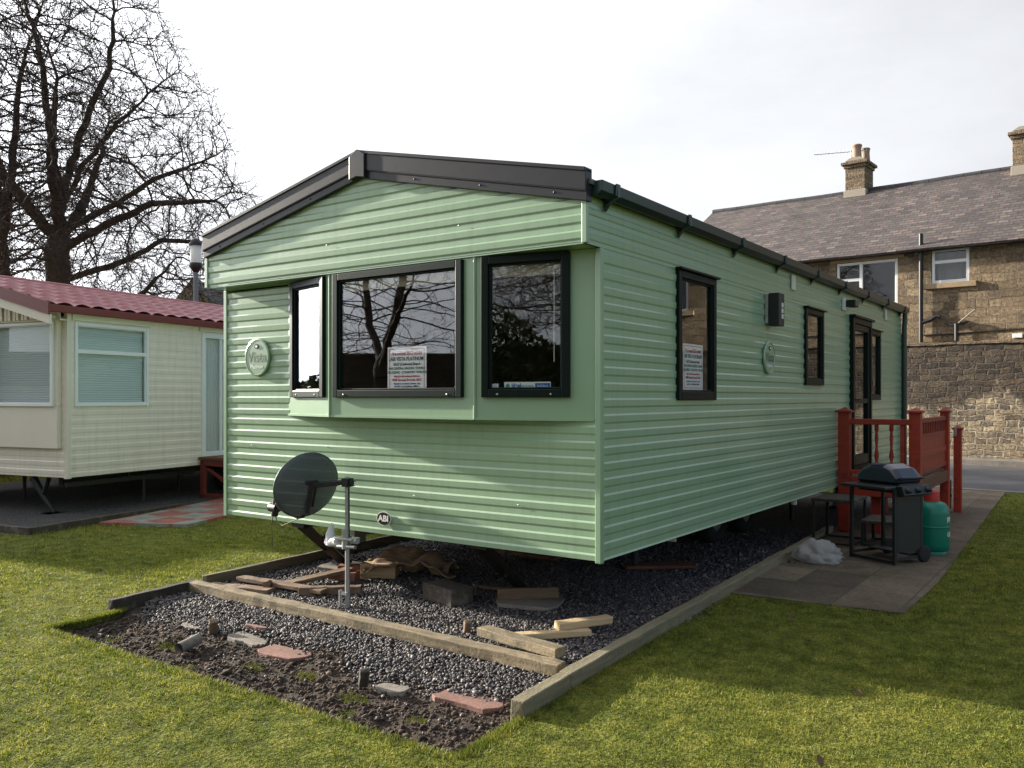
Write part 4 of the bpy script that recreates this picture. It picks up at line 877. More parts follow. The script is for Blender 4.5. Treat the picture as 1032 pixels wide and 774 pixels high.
plank('timber_board', 'brown board under the caravan behind the folded sacking', (-2.2, 1.9), (-1.5, 1.9), .14, .03, .05, 'redbrown', None, cat='board', seg=3)
for (x, y, z, rz_, lb) in ((-2.62, .38, .035, .4, 'red brick nearest the dish pole'), (-2.76, .62, .035, .5, 'red brick behind the first one left of the sacking')):
    m = MB(); m.box(-.12, .12, -.055, .055, -.035, .035); tag(m.build('brick', 'brickred', None, (x, y, z), (0, 0, rz_), bevel=.005), lb, 'brick', 'red bricks by the left jack')
m = MB(); m.box(-.15, .15, -.06, .06, 0, .12); tag(m.build('timber_block', 'pale', None, (-2.45, .62, 0), (0, 0, .5), bevel=.006), 'light wooden block under the folded brown sacking', 'block')
# folded sacking
nx, ny = 40, 30; Vv = []
for i in range(nx):
    for j in range(ny):
        u, v = i/(nx-1), j/(ny-1); x = (u-.5)*.75; y = (v-.5)*.5
        z = .12+.07*math.sin(v*9+u*3)*(.4+u*.6)+.05*noise.noise(Vector((u*5, v*4, 1)))*2-.10*max(0, abs(u-.45)*2-.6)**1.0*1.4-.05*(1-v)
        x += .03*math.sin(v*11)+.04*noise.noise(Vector((u*3, v*5, 9))); y += .06*math.sin(u*4)
        Vv.append((x, y, max(.015, z)))
i, j = np.meshgrid(np.arange(nx-1), np.arange(ny-1), indexing='ij'); a = (i*ny+j).ravel()
o = np_mesh('folded_sacking', np.array(Vv), np.stack([a, a+ny, a+ny+1, a+1], -1), 'cardboard', 4, True); o.location = (-2.3, .82, .03); o.rotation_euler.z = R(35)
md = o.modifiers.new('s', 'SOLIDIFY'); md.thickness = .012; tag(o, 'crumpled folded brown sacking on a wooden block under the caravan front', 'sacking')
m = MB()
m.tube([(0, 0, 0), (.0, .16, 0)], .034, 16, cap=False); m.tube([(0, .0, 0), (0, .16, 0)], .029, 16, cap=False)
tag(m.build('drain_pipe', 'slabgrey', None, (-2.06, -1.50, -.02), (R(6), 0, R(12))), 'short grey clay pipe sticking out of the soil', 'pipe')

# ------------------------------------------------------------------ satellite dish on its pole
ds = empty('satellite_dish', (-1.92, -.25, 0), 0, 'dark grey satellite dish on a galvanised pole before the green caravan', 'satellite dish')
MB().tube([(0, 0, -.05), (0, 0, .93)], .017, 14).build('pole', 'galv', ds)
m = MB(); m.tube([(-.05, -.02, 0), (-.05, -.02, .12)], .012, 8); m.box(-.06, .02, -.03, .0, .09, .11); m.build('ground_clamp', 'galv', ds)
m = MB(); m.box(-.03, .03, -.03, .03, .455, .50); m.tube([(-.2, .04, .47), (.12, -.02, .485)], .022, 8); m.box(-.09, .09, -.05, .04, .485, .5); m.tube([(-.07, -.03, .43), (.1, -.02, .44)], .015, 8); m.tube([(.0, -.02, .42), (0, -.02, .56)], .026, 10)
m.build('clamp', 'galv', ds, bevel=.003)
m = MB(); m.tube([(-.19, .03, .43), (-.2, .02, .50), (-.16, .0, .58)], [.045, .035, .012], 8); m.tube([(-.23, .03, .44), (-.1, .0, .46)], .035, 8); m.build('clamp_handle', 'white', ds)
m = MB(); m.tube([(.019, -.006, .9), (.022, -.006, .7), (.02, -.004, .5)], .005, 6); m.build('cable', 'blackmetal', ds)
nrm = V3(-.95, .12, .20).normalized(); rt = V3(0, 0, 1).cross(nrm).normalized(); upv = nrm.cross(rt)
dc = V3(-.33, -.09, .865); a_, b_ = .27, .235
m = MB(); vs = []; NR, NA = 8, 40
for i in range(NR+1):
    for k in range(NA):
        t = 2*PI*k/NA; s = i/NR; x, y = math.cos(t)*a_*s, math.sin(t)*b_*s*(1.04 if math.sin(t) < 0 else 1); vs.append(dc+rt*x+upv*y+nrm*(.055*(s*s)-.055))
m.add(vs, [(i*NA+k, i*NA+(k+1) % NA, (i+1)*NA+(k+1) % NA, (i+1)*NA+k) for i in range(NR) for k in range(NA)], True)
o = m.build('reflector', 'perf', ds); md = o.modifiers.new('s', 'SOLIDIFY'); md.thickness = .005
m = MB(); ring = [dc+rt*math.cos(2*PI*k/NA)*a_+upv*math.sin(2*PI*k/NA)*b_*(1.04 if math.sin(2*PI*k/NA) < 0 else 1) for k in range(NA+1)]; m.tube(ring, .005, 6, False); m.build('rim', 'mesh', ds)
back = dc-nrm*.065
m = MB(); m.tube([(.05, .0, .89), (-.02, -.0, .89), back+V3(.0, 0, .01)], .02, 6, smooth=False); m.box(-.03, .03, -.03, .03, .86, .92); m.box(.02, .08, -.012, -.002, .87, .875); m.box(.02, .08, .0, .008, .9, .905); m.build('mount_arm', 'blackmetal', ds)
m = MB(); m.tube([back+upv*.03, back-upv*.2+nrm*.01], .022, 4, smooth=False); m.tube([back+upv*.03-rt*.05, back+upv*.03+rt*.05], .014, 6); m.tube([back+upv*.0-rt*.04, back-upv*.16-rt*.04+nrm*.01], .009, 6); m.build('bracket', 'blackmetal', ds)
bot = dc-upv*b_
lnb = dc+nrm*.36-upv*.25
m = MB(); m.tube([bot-nrm*.01, bot-upv*.03+nrm*.06, lnb-upv*.02], .018, 6); m.build('boom', 'blackmetal', ds)
m = MB(); m.tube([lnb-nrm*.03-upv*.03, lnb+nrm*.06-upv*.05], .036, 8); m.tube([lnb-nrm*.03, lnb-nrm*.09+upv*.06], [.025, .04], 10); m.tube([lnb+upv*.03, lnb-upv*.10], .027, 8); m.build('receiver', 'blackmetal', ds)
m = MB(); cab = [lnb-upv*.08, lnb-upv*.13+nrm*-.04, lnb-upv*.14-nrm*.12, bot-nrm*.02]; m.tube(cab, .0035, 6); m.tube([lnb-upv*.1+nrm*.02, lnb-upv*.2+nrm*.02, lnb-upv*.34-nrm*.02], .003, 6); m.build('receiver_cable', 'blackmetal', ds)

# ------------------------------------------------------------------ deck
dk = empty('timber_deck', (0, 5.3, 0), 0, 'red stained wooden entrance deck with railings beside the caravan door', 'deck')
def post(x, y, z0, z1, w=.1):
    m = MB(); m.box(x-w/2, x+w/2, y-w/2, y+w/2, z0, z1); p = m.build('post', 'red', dk, bevel=.006)
    c = MB(); c.box(x-w*.68, x+w*.68, y-w*.68, y+w*.68, z1, z1+.022)
    c.add([V3(x+sx*w*.55, y+sy*w*.55, z1+.022) for sx, sy in ((-1, -1), (1, -1), (1, 1), (-1, 1))]+[V3(x, y, z1+.06)], [(0, 1, 4), (1, 2, 4), (2, 3, 4), (3, 0, 4)]); c.build('cap', 'red', p, bevel=.003)
post(.09, 0, .02, 1.33, .12); post(.80, .05, .02, 1.33, .115); post(.80, 1.9, .0, 1.31, .1); post(.86, 2.5, .0, 1.08, .09)
MB().box(.14, .76, -.03, .03, 1.2, 1.26).build('rail', 'red', dk, bevel=.006); MB().box(.14, .76, -.02, .03, .66, .70).build('rail', 'red', dk, bevel=.006)
def baluster(x):
    m = MB(); T = Matrix.Translation((x, 0, .7)); m.lathe([(.022, 0), (.022, .08), (.012, .1), (.026, .16), (.012, .25), (.02, .36), (.012, .42), (.022, .44), (.022, .5)], 10, T); return m.build('baluster', 'red', dk)
for x in (.42, .57): baluster(x)
MB().box(.66, .70, -.02, .02, .7, 1.2).build('baluster', 'red', dk)
MB().box(0.03, .84, -.045, -.012, .42, .63).build('fascia_board', 'red', dk, bevel=.004)
MB().box(.80, .84, .0, 2.0, .47, .60).build('fascia_board', 'redbrown', dk, bevel=.004)
for i in range(14): MB().box(.02, .80, .02+i*.14, .15+i*.14, .60, .625).build('floor_board', 'redbrown', dk, bevel=.004)
# side panel
m = MB(); m.box(.775, .825, .1, 1.85, 1.215, 1.265); m.box(.78, .82, .1, 1.85, 1.06, 1.09); m.box(.775, .825, .1, 1.85, .66, .71)
for i in range(16): m.box(.79, .81, .14+i*.108, .175+i*.108, 1.09, 1.22)
m.build('top_lattice', 'red', dk, bevel=.003)
m = MB()
for i in range(18): m.box(.792, .812, .105+i*.0975, .2+i*.0975, .705, 1.065)
m.box(.812, .826, .1, 1.85, .84, .90); m.build('side_panel', 'red', dk, bevel=.004)
m = MB(); m.box(.02, .78, 2.0, 2.3, .42, .45); m.box(.02, .78, 2.3, 2.6, .2, .23); m.box(.74, .78, 2.0, 2.55, .05, .42); m.build('step', 'redbrown', dk, bevel=.004)
m = MB(); m.box(.84, .86, 2.35, 2.42, 1.0, 1.12); m.build('gate_latch', 'galv', dk)
for x, y in ((.4, .1), (.1, 1.8)): MB().box(x-.05, x+.05, y-.05, y+.05, 0, .6).build('support_post', 'red', dk)

# metal steps by the deck
def step_table(name, x, y, w, d, h, lb):
    r = empty(name, (x, y, 0), 0, lb, 'step')
    m = MB(); m.box(0, w, 0, d, h-.03, h); m.build('top', 'darkwood', r, bevel=.005)
    for lx, ly in ((.02, .02), (w-.02, .02), (.02, d-.02), (w-.02, d-.02)): MB().box(lx-.013, lx+.013, ly-.013, ly+.013, .012, h-.03).build('leg', 'blackmetal', r)
    m = MB(); m.box(.01, w-.01, .01, .03, .012, .032); m.box(.01, w-.01, d-.03, d-.01, .012, .032); m.box(.01, .03, .01, d-.01, .012, .032); m.box(w-.03, w-.01, .01, d-.01, .012, .032); m.build('base_frame', 'blackmetal', r)
step_table('metal_step', .0, 4.33, .42, .55, .47, 'taller black metal step beside the green caravan wall'); step_table('metal_step', .45, 4.45, .40, .5, .27, 'lower black metal step between the taller step and the barbecue')

# barbecue
bq = empty('barbecue', (.53, 3.80, 0), math.atan2(-.464, .886), 'black gas barbecue with closed lid on a tubular trolley', 'barbecue')
for x, y in ((0, 0), (.47, 0), (.02, .40), (.47, .34)):
    MB().box(x-.014, x+.014, y-.014, y+.014, .012 if y == 0 else .05, .68).build('leg', 'blackmetal', bq)
m = MB(); m.box(0, .47, -.012, .012, .02, .045); m.box(-.012, .012, 0, .4, .05, .075); m.box(.458, .482, 0, .34, .05, .075); m.box(0, .47, .34, .36, .05, .075); m.build('base_frame', 'blackmetal', bq)
m = MB(); m.box(-.03, .47, -.12, .11, .675, .705); m.build('side_shelf', 'blackmetal', bq, bevel=.01)
m = MB(); m.box(-.02, .44, .11, .42, .63, .72); m.build('firebox', 'blackmetal', bq, bevel=.015)
m = MB(); m.prism([(.46, .61), (.55, .63), (.52, .71), (.46, .71)], lambda u, v, w: V3(u, w, v), .03, .41); cp = m.build('control_panel', 'blackmetal', bq, bevel=.006)
for y in (.09, .22, .35): MB().lathe([(0, .03), (.02, .03), (.026, 0)], 16, Matrix.Translation((.535, y, .67)) @ Matrix.Rotation(PI/2, 4, 'Y')).build('knob', 'blackpipe', cp)
m = MB(); sec = [(-.03, 0), (.46, 0), (.47, .06), (.40, .13), (.30, .165), (.14, .165), (.03, .12), (-.03, .06)]
for ya, yb, k in ((.15, .20, .86), ): pass
rings = [(.08, .80), (.11, .95), (.15, 1), (.35, 1), (.40, .95), (.42, .80)]; vs = []
for y, k in rings: vs += [V3(.225+(u-.245)*.92*(.5+.5*k), y, .722+v*k) for u, v in sec]
n = len(sec); m.add(vs, [(i*n+k, i*n+(k+1) % n, (i+1)*n+(k+1) % n, (i+1)*n+k) for i in range(len(rings)-1) for k in range(n)]+[tuple(range(n)), tuple(range((len(rings)-1)*n, len(rings)*n))], False)
lid = m.build('lid', 'black_gloss', bq, bevel=.012, seg=3)
MB().tube([(.43, .13, .76), (.47, .13, .77), (.47, .37, .77), (.43, .37, .76)], .01, 8).build('lid_handle', 'blackmetal', lid)
MB().box(.476, .482, .02, .34, .12, .63).build('front_panel', 'blackmetal', bq)
MB().box(.02, .45, .2, .34, .08, .095).build('bottom_shelf', 'blackmetal', bq)
for x, y in ((.44, .37), (-.0, .44)):
    T = Matrix.Translation((x+.04, y, .085)) @ Matrix.Rotation(PI/2, 4, 'Y'); MB().lathe([(0, -.02), (.06, -.022), (.075, -.015), (.075, .015), (.06, .022), (0, .02)], 20, T).build('wheel', 'tyre', bq)
# gas bottle
gb = empty('gas_bottle', (1.10, 4.46, .012), 0, 'green gas bottle with red cap behind the barbecue', 'gas bottle')
MB().lathe([(0, .02), (.13, .02), (.15, .04), (.156, .09), (.156, .38), (.15, .43), (.12, .475), (.07, .495), (0, .5)], 36).build('body', 'bottle', gb)
MB().lathe([(.155, .245), (.160, .25), (.160, .262), (.155, .267)], 36).build('weld_band', 'bottle', gb)
MB().lathe([(.135, 0), (.135, .05), (.128, .05), (.128, 0)], 30).build('foot_ring', 'bottle', gb)
MB().lathe([(.07, .48), (.07, .585), (.062, .59), (.05, .6), (0, .6)], 24).build('valve_cap', 'bottlered', gb, bevel=.003)
ang = math.atan2(CAM.y-4.46, CAM.x-1.1)
def bottle_text(body, s, z, start, rad=.158):
    cu = bpy.data.curves.new('t', 'FONT'); cu.body = body; cu.size = s; cu.extrude = .0005; cu.offset = .0012; t = bpy.data.objects.new('t', cu); col.objects.link(t); bpy.context.view_layer.update()
    me = bpy.data.meshes.new_from_object(t.evaluated_get(bpy.context.evaluated_depsgraph_get())); bpy.data.objects.remove(t)
    for v in me.vertices:
        a = start+v.co.x/rad; v.co = Vector((math.cos(a)*(rad+v.co.z), math.sin(a)*(rad+v.co.z), z+v.co.y))
    me.materials.clear(); me.materials.append(M['white_ink']); o = bpy.data.objects.new('lettering', me); col.objects.link(o); o.parent = gb
bottle_text('PROPANE', .075, .30, ang+1.0, .157); bottle_text('GAS', .06, .17, ang+1.02, .157)

# plastic bag
bm = bmesh.new(); bmesh.ops.create_icosphere(bm, subdivisions=4, radius=1)
for v in bm.verts:
    p = v.co.copy(); n = noise.noise(p*1.2)*.3+abs(noise.noise(Vector((p.x*2.4+p.z, p.y*2.4, p.z*1.2))+Vector((4, 4, 4))))*-.75+.18-abs(noise.noise(p*4.4+Vector((1, 7, 2))))*.42
    p *= 1+n; v.co = Vector((p.x*.21, p.y*.15, max(-.5, p.z)*.10+.05+max(0, p.z)*.05))
    if v.co.z < .005: v.co.z = .005
me = bpy.data.meshes.new('plastic_bag'); bm.to_mesh(me); bm.free(); me.materials.append(M['bag'])
o = bpy.data.objects.new('plastic_bag', me); col.objects.link(o); o.location = (.36, 3.36, .01); o.rotation_euler.z = R(20); tag(o, 'crumpled white plastic bag lying on the patio by the kerb board', 'bag')
for p in me.polygons: p.use_smooth = True
m = MB(); m.lathe([(0, 0), (.04, 0), (.035, .02), (0, .03)], 9, smooth=False); tag(m.build('stone', 'darkwood', None, (.17, 3.17, .012)), 'small dark stone holding the white plastic bag', 'stone')

# ------------------------------------------------------------------ boundary wall, house
bw = empty('boundary_wall', HO, HR, 'tall sooty rubble stone wall along the far side of the road', 'wall')
def rough_wall(name, x0, x1, z0, z1, y0, y1, mat, parent, amp=.02, top_amp=.03):
    nx = int((x1-x0)/.12); nz = max(2, int((z1-z0)/.12)); vs = []
    for i in range(nx+1):
        x = x0+(x1-x0)*i/nx
        for j in range(nz+1):
            z = z0+(z1-z0)*j/nz; z += (noise.noise(Vector((x*1.2, 3, 0)))*top_amp if j == nz else 0)
            vs.append((x, y0+noise.noise(Vector((x*3, z*5, 1)))*amp, z))
    b = len(vs)
    for i in range(nx+1): t = vs[i*(nz+1)+nz]; vs.append((t[0], y1, t[2]))
    m = MB(); m.add(vs, [(i*(nz+1)+j, (i+1)*(nz+1)+j, (i+1)*(nz+1)+j+1, i*(nz+1)+j+1) for i in range(nx) for j in range(nz)]+[(i*(nz+1)+nz, (i+1)*(nz+1)+nz, b+i+1, b+i) for i in range(nx)])
    return m.build(name, mat, parent)
rough_wall('wall_face', -13, 14, 0, 2.74, 0, .38, 'wallstone', bw)
m = MB(); x = -13
while x < 13.6:
    L = random.uniform(.3, .6); m.box(x, x+L-.012, -.03, .36, 2.74+random.uniform(-.01, .01), 2.80+random.uniform(-.01, .02)); x += L
m.build('coping', 'chimneystone', bw)
hs = empty('stone_house', HO, HR, 'long stone house with slate roof and two chimneys behind the boundary wall', 'house')
YW = .42; EZ = 5.22; RY = 4.42; RZ = 7.67; XL, XR = -9.64, 12
def holed(mb, x0, x1, z0, z1, holes, y, depth):
    xs = sorted({x0, x1} | {h[0] for h in holes} | {h[1] for h in holes}); zs = sorted({z0, z1} | {h[2] for h in holes} | {h[3] for h in holes})
    for a, b in zip(xs, xs[1:]):
        for c, d in zip(zs, zs[1:]):
            if any(h[0] <= a and b <= h[1] and h[2] <= c and d <= h[3] for h in holes): continue
            mb.add([(a, y, c), (b, y, c), (b, y, d), (a, y, d)], [(0, 1, 2, 3)])
    for h in holes:
        a, b, c, d = h; mb.add([(a, y, c), (b, y, c), (b, y, d), (a, y, d), (a, y+depth, c), (b, y+depth, c), (b, y+depth, d), (a, y+depth, d)], [(0, 1, 5, 4), (1, 2, 6, 5), (2, 3, 7, 6), (3, 0, 4, 7)])
hw = [(-4.32, -2.80, 3.82, 4.98), (-2.03, -1.19, 4.26, 5.10), (2.2, 3.2, 3.9, 5.0), (6.5, 7.6, 3.9, 5.0)]
m = MB(); holed(m, XL, XR, 0, EZ, hw, YW, .14); m.add([(XL, YW, 0), (XL, YW, EZ), (XL, RY, RZ-.05), (XL, 8, EZ), (XL, 8, 0)], [(0, 1, 2, 3, 4)]); m.add([(XR, YW, 0), (XR, YW, EZ), (XR, RY, RZ-.05), (XR, 8, EZ), (XR, 8, 0)], [(0, 1, 2, 3, 4)]); m.add([(XL, 8, 0), (XR, 8, 0), (XR, 8, EZ), (XL, 8, EZ)], [(0, 1, 2, 3)]); m.build('wall', 'housestone', hs)
# the roof sags a little along its length
def roofz(x, t): return EZ+.03+(RZ-EZ)*t+.03*math.sin(x*.35)*t+.006*math.sin(x*2.3)
nx, nt_ = 90, 14
for side in (0, 1):
    vs = []
    for i in range(nx+1):
        x = XL-.12+(XR-XL+.24)*i/nx
        for j in range(nt_+1):
            t = -.07+1.07*j/nt_; y = YW+(RY-YW)*t; y = y if side == 0 else 2*RY-y; vs.append((x, y, roofz(x, t)))
    m = MB(); m.add(vs, [(i*(nt_+1)+j, (i+1)*(nt_+1)+j, (i+1)*(nt_+1)+j+1, i*(nt_+1)+j+1) for i in range(nx) for j in range(nt_)]); o = m.build('roof', 'slate', hs); md = o.modifiers.new('s', 'SOLIDIFY'); md.thickness = .06; md.offset = 0
m = MB(); x = XL-.12
while x < XR: m.tube([(x, RY, roofz(x, 1)+.02), (x+.44, RY, roofz(x+.44, 1)+.02)], .09, 8); x += .45
m.build('ridge_tiles', 'darkslate', hs)
m = MB(); m.box(XL-.1, XR+.1, YW-.16, YW-.04, EZ-.17, EZ-.06); m.build('gutter', 'blackpipe', hs, bevel=.02); m = MB(); m.box(XL, XR, YW-.05, YW+.0-.003, EZ-.3, EZ-.03); 
def hwin(h, split, bars, lb, sill):
    F = (V3(0, YW+.06), V3(1, 0), V3(0, -1)); a0, a1, z0, z1 = h
    m = MB(); ring_frame(m, F, a0+.005, a1-.005, z0+.005, z1-.005, .07, -.05, .03)
    for b in bars: 
        if b[0] == 'v': m.fbox(F, b[1]-.04, b[1]+.04, -.05, .028, z0+.07, z1-.07)
        else: m.fbox(F, b[2], b[3], -.05, .026, b[1]-.04, b[1]+.04)
    w = m.build('window', 'white', hs, bevel=.008); w['label'] = lb
    MB().fbox(F, a0+.03, a1-.03, -.01, 0, z0+.03, z1-.03).build('pane', 'glass4', w)
    m = MB(); wavy(m, F, a0+.08, a1-.08, z0+.05, z1-.05, -.25, .03, .16) if lb.startswith('small') else m.fbox(F, a0+.1, a0+.45, -.4, -.38, z0, z1); m.build('curtain', 'curtain_white', w)
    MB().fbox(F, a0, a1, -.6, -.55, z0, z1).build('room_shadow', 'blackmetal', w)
    m = MB(); m.box(a0-.15, a1+.15, YW-.04, YW+.02, z1, z1+.13) if not sill else m.box(a0-.18, a1+.16, YW-.08, YW+.03, z0-.13, z0); m.build('lintel' if not sill else 'sill', 'dressed', w, bevel=.01)
hwin(hw[0], 0, [('v', -3.70), ('h', 4.52, -4.25, -3.74)], 'wide white framed window, mostly one large pane', False)
hwin(hw[1], 0, [('h', 4.78, -1.96, -1.26)], 'small white framed window with net curtain', True)
hwin(hw[2], 0, [('h', 4.7, 2.27, 3.13)], 'plain white framed window near the big chimney', True); hwin(hw[3], 0, [('v', 7.0)], 'farthest white framed window', True)
m = MB(); m.tube([(-2.24, YW-.09, 5.5), (-2.24, YW-.09, 2.82)], .05, 10); m.tube([(-2.24, YW-.09, 5.05), (-2.24, YW-.09, 5.2)], .065, 10); m.tube([(-2.2, YW-.09, 3.32), (-2.0, YW-.1, 3.38), (-1.9, YW-.1, 3.46), (-1.8, YW-.1, 3.44)], .05, 8); m.build('drainpipe', 'blackpipe', hs)
m = MB(); m.tube([(-1.7, YW-.03, 3.3), (-1.55, YW-.08, 3.22), (-1.3, YW-.08, 3.26), (-1.2, YW-.08, 3.3)], .03, 8); m.tube([(-1.45, YW-.1, 2.85), (-1.45, YW-.1, 3.25)], .045, 8); m.build('waste_pipe', 'blackpipe', hs)
MB().tube([(-1.4, YW-.1, 3.27), (-1.0, YW-.35, 3.55)], .02, 6).build('branch_pipe', 'slabgrey', hs)
MB().tube([(-2.2, YW-.02, 3.0), (-1.2, YW-.02, 3.03), (1, YW-.02, 3.1), (4, YW-.02, 3.05)], .014, 5).build('wall_cable', 'blackpipe', hs)
MB().box(-.28, -.08, YW-.08, YW, 2.86, 2.96).build('meter_box', 'white', hs, bevel=.01)
def chimney(x0, x1, y0, y1, z0, z1, pots, label):
    m = MB(); m.box(x0, x1, y0, y1, z0, z1); m.box(x0-.04, x1+.04, y0-.04, y1+.04, z1-.22, z1-.13); m.box(x0-.10, x1+.10, y0-.10, y1+.10, z1-.13, z1-.04); c = m.build('chimney', 'chimneystone', hs, bevel=.015); c['label'] = label
    m = MB(); m.box(x0-.03, x1+.03, y0-.04, y1+.03, z0, z0+.36); m.build('flashing', 'mortar', c, bevel=.01)
    m = MB(); m.prism([(x0, z1), (x1, z1), (x1-.15, z1+.09), (x0+.15, z1+.09)], lambda u, v, w: V3(u, w, v), y0, y1); m.build('flaunching', 'mortar', c)
    for px, py, s in pots: MB().lathe([(.15*s, 0), (.13*s, .3*s), (.14*s, .42*s), (.16*s, .44*s), (.14*s, .48*s), (.10*s, .47*s)], 16, Matrix.Translation((px, py, z1+.05))).build('chimney_pot', 'terracotta', c)
    return c
ch = chimney(-5.30, -4.72, RY-.3, RY+.5, 7.35, 8.60, [(-5.05, RY+.0, 1.0), (-4.88, RY+.3, .85)], 'smaller chimney with pots and an aerial')
m = MB(); m.tube([(-5.22, RY, 8.5), (-5.22, RY, 9.02)], .014, 6); m.tube([(-6.25, RY-.3, 8.98), (-4.75, RY+.12, 8.94)], .011, 6)
for k in range(15):
    t = k/14; x = -6.25+1.45*t; y = RY-.3+.4*t; m.tube([(x, y, 8.98-.04*t-.1), (x, y, 8.98-.04*t+.1)], .006, 4)
m.build('aerial', 'galv', ch)
m = MB(); m.tube([(-4.95-.1, RY, 9.0), (-4.95-.1, RY, 9.14)], .11, 8); 
chimney(-.86, .45, RY-.45, RY+.45, 7.3, 8.62, [(.0, RY, 1), (.3, RY, 1)], 'larger chimney at the right edge')
# far house behind the cream caravan
fh = empty('stone_house', (-32.8, 19.4, 0), R(32), 'distant stone house gable with dark slate roof behind the cream caravan', 'house')
m = MB(); m.add([(-1.7, 0, 0), (1.7, 0, 0), (1.7, 0, 5), (0, 0, 6.95), (-1.7, 0, 5), (-1.7, 9, 0), (1.7, 9, 0), (1.7, 9, 5), (0, 9, 6.95), (-1.7, 9, 5)], [(0, 1, 2, 3, 4), (5, 6, 7, 8, 9), (1, 6, 7, 2), (0, 5, 9, 4)]); m.build('wall', 'housestone', fh)
m = MB(); m.add([(-1.85, .02, 4.85), (0, .02, 7.0), (0, 9.1, 7.0), (-1.85, 9.1, 4.85)], [(0, 1, 2, 3)]); m.add([(1.85, .02, 4.85), (0, .02, 7.0), (0, 9.1, 7.0), (1.85, 9.1, 4.85)], [(0, 1, 2, 3)]); o = m.build('roof', 'darkslate', fh); md = o.modifiers.new('s', 'SOLIDIFY'); md.thickness = .12
m = MB(); m.add([(1.7, .5, 0), (9, .5, 0), (9, .5, 4.4), (1.7, .5, 4.4)], [(0, 1, 2, 3)]); m.build('wing_wall', 'housestone', fh)
m = MB(); m.add([(1.6, .3, 4.3), (9.2, .3, 4.3), (9.2, 3, 7.0), (.4, 3, 7.0)], [(0, 1, 2, 3)]); o = m.build('wing_roof', 'darkslate', fh); md = o.modifiers.new('s', 'SOLIDIFY'); md.thickness = .1
# lamp post
lp = empty('street_lamp', (-14.12, 6.86, 0), 0, 'grey lamp post with cylindrical lantern behind the cream caravan', 'lamp post')
MB().tube([(0, 0, 0), (0, 0, 1), (0, 0, 4.3)], [.07, .06, .05], 12).build('post', 'greypost', lp)
MB().lathe([(.05, 4.25), (.1, 4.32), (.14, 4.38), (.14, 4.46), (.125, 4.46)], 16).build('lantern_base', 'blackmetal', lp)
MB().lathe([(.12, 4.46), (.125, 4.85), (0, 4.85)], 16).build('lamp_glass', 'lampglass', lp)
MB().lathe([(.15, 4.85), (.15, 4.89), (.09, 4.98), (0, 5.02)], 16).build('lantern_cap', 'blackmetal', lp)

# ------------------------------------------------------------------ trees (space colonisation)
def tree_nodes(seed, stems, env, n_att, step=.30, kill=.50, infl=2.2, iters=90):
    rnd = random.Random(seed); nodes = []; par = []
    def add(p, k): nodes.append(Vector(p)); par.append(k); return len(nodes)-1
    for st in stems:
        k = -1 if st[0] is None else min(range(len(nodes)), key=lambda i: (nodes[i]-Vector(st[0])).length)
        pts_ = [Vector(q) for q in st[1]]
        if k >= 0: pts_ = [nodes[k]]+pts_
        else: k = add(pts_[0], -1)
        for a, b in zip(pts_, pts_[1:]):
            n = max(1, int((b-a).length/step))
            for q in range(1, n+1): k = add(a.lerp(b, q/n)+Vector((rnd.uniform(-1, 1), rnd.uniform(-1, 1), 0))*.045, k)
    att = []
    while len(att) < n_att:
        p = env(rnd)
        if p is not None: att.append(p)
    att = np.array(att); alive = np.ones(len(att), bool)
    best = np.full(len(att), 1e9); bi = np.zeros(len(att), int)
    def upd(s):
        for i in range(s, len(nodes)):
            d = ((att-np.array(nodes[i]))**2).sum(1); k = d < best; best[k] = d[k]; bi[k] = i
    upd(0); used = {}
    for it in range(iters):
        act = alive & (best < infl*infl) if it > 12 else alive
        if not act.any(): break
        idx = np.unique(bi[act]); s = len(nodes)
        for i in idx:
            sel = att[act & (bi == i)]; v = sel-np.array(nodes[i]); v /= np.linalg.norm(v, axis=1)[:, None]+1e-9; d = Vector(v.sum(0))
            if d.length < 1e-3: d = Vector((rnd.uniform(-1, 1), rnd.uniform(-1, 1), rnd.uniform(-1, 1)))
            d.normalize(); d = (d+Vector((rnd.uniform(-1, 1), rnd.uniform(-1, 1), rnd.uniform(-1, 1)))*.22).normalized()
            if par[i] >= 0: d = (d+(nodes[i]-nodes[par[i]]).normalized()*.35).normalized()
            c = used.get(int(i), 0)
            if c > 3: continue
            used[int(i)] = c+1; add(nodes[i]+d*step, int(i))
        if len(nodes) == s: break
        upd(s); alive &= best > kill*kill
    return nodes, par, rnd
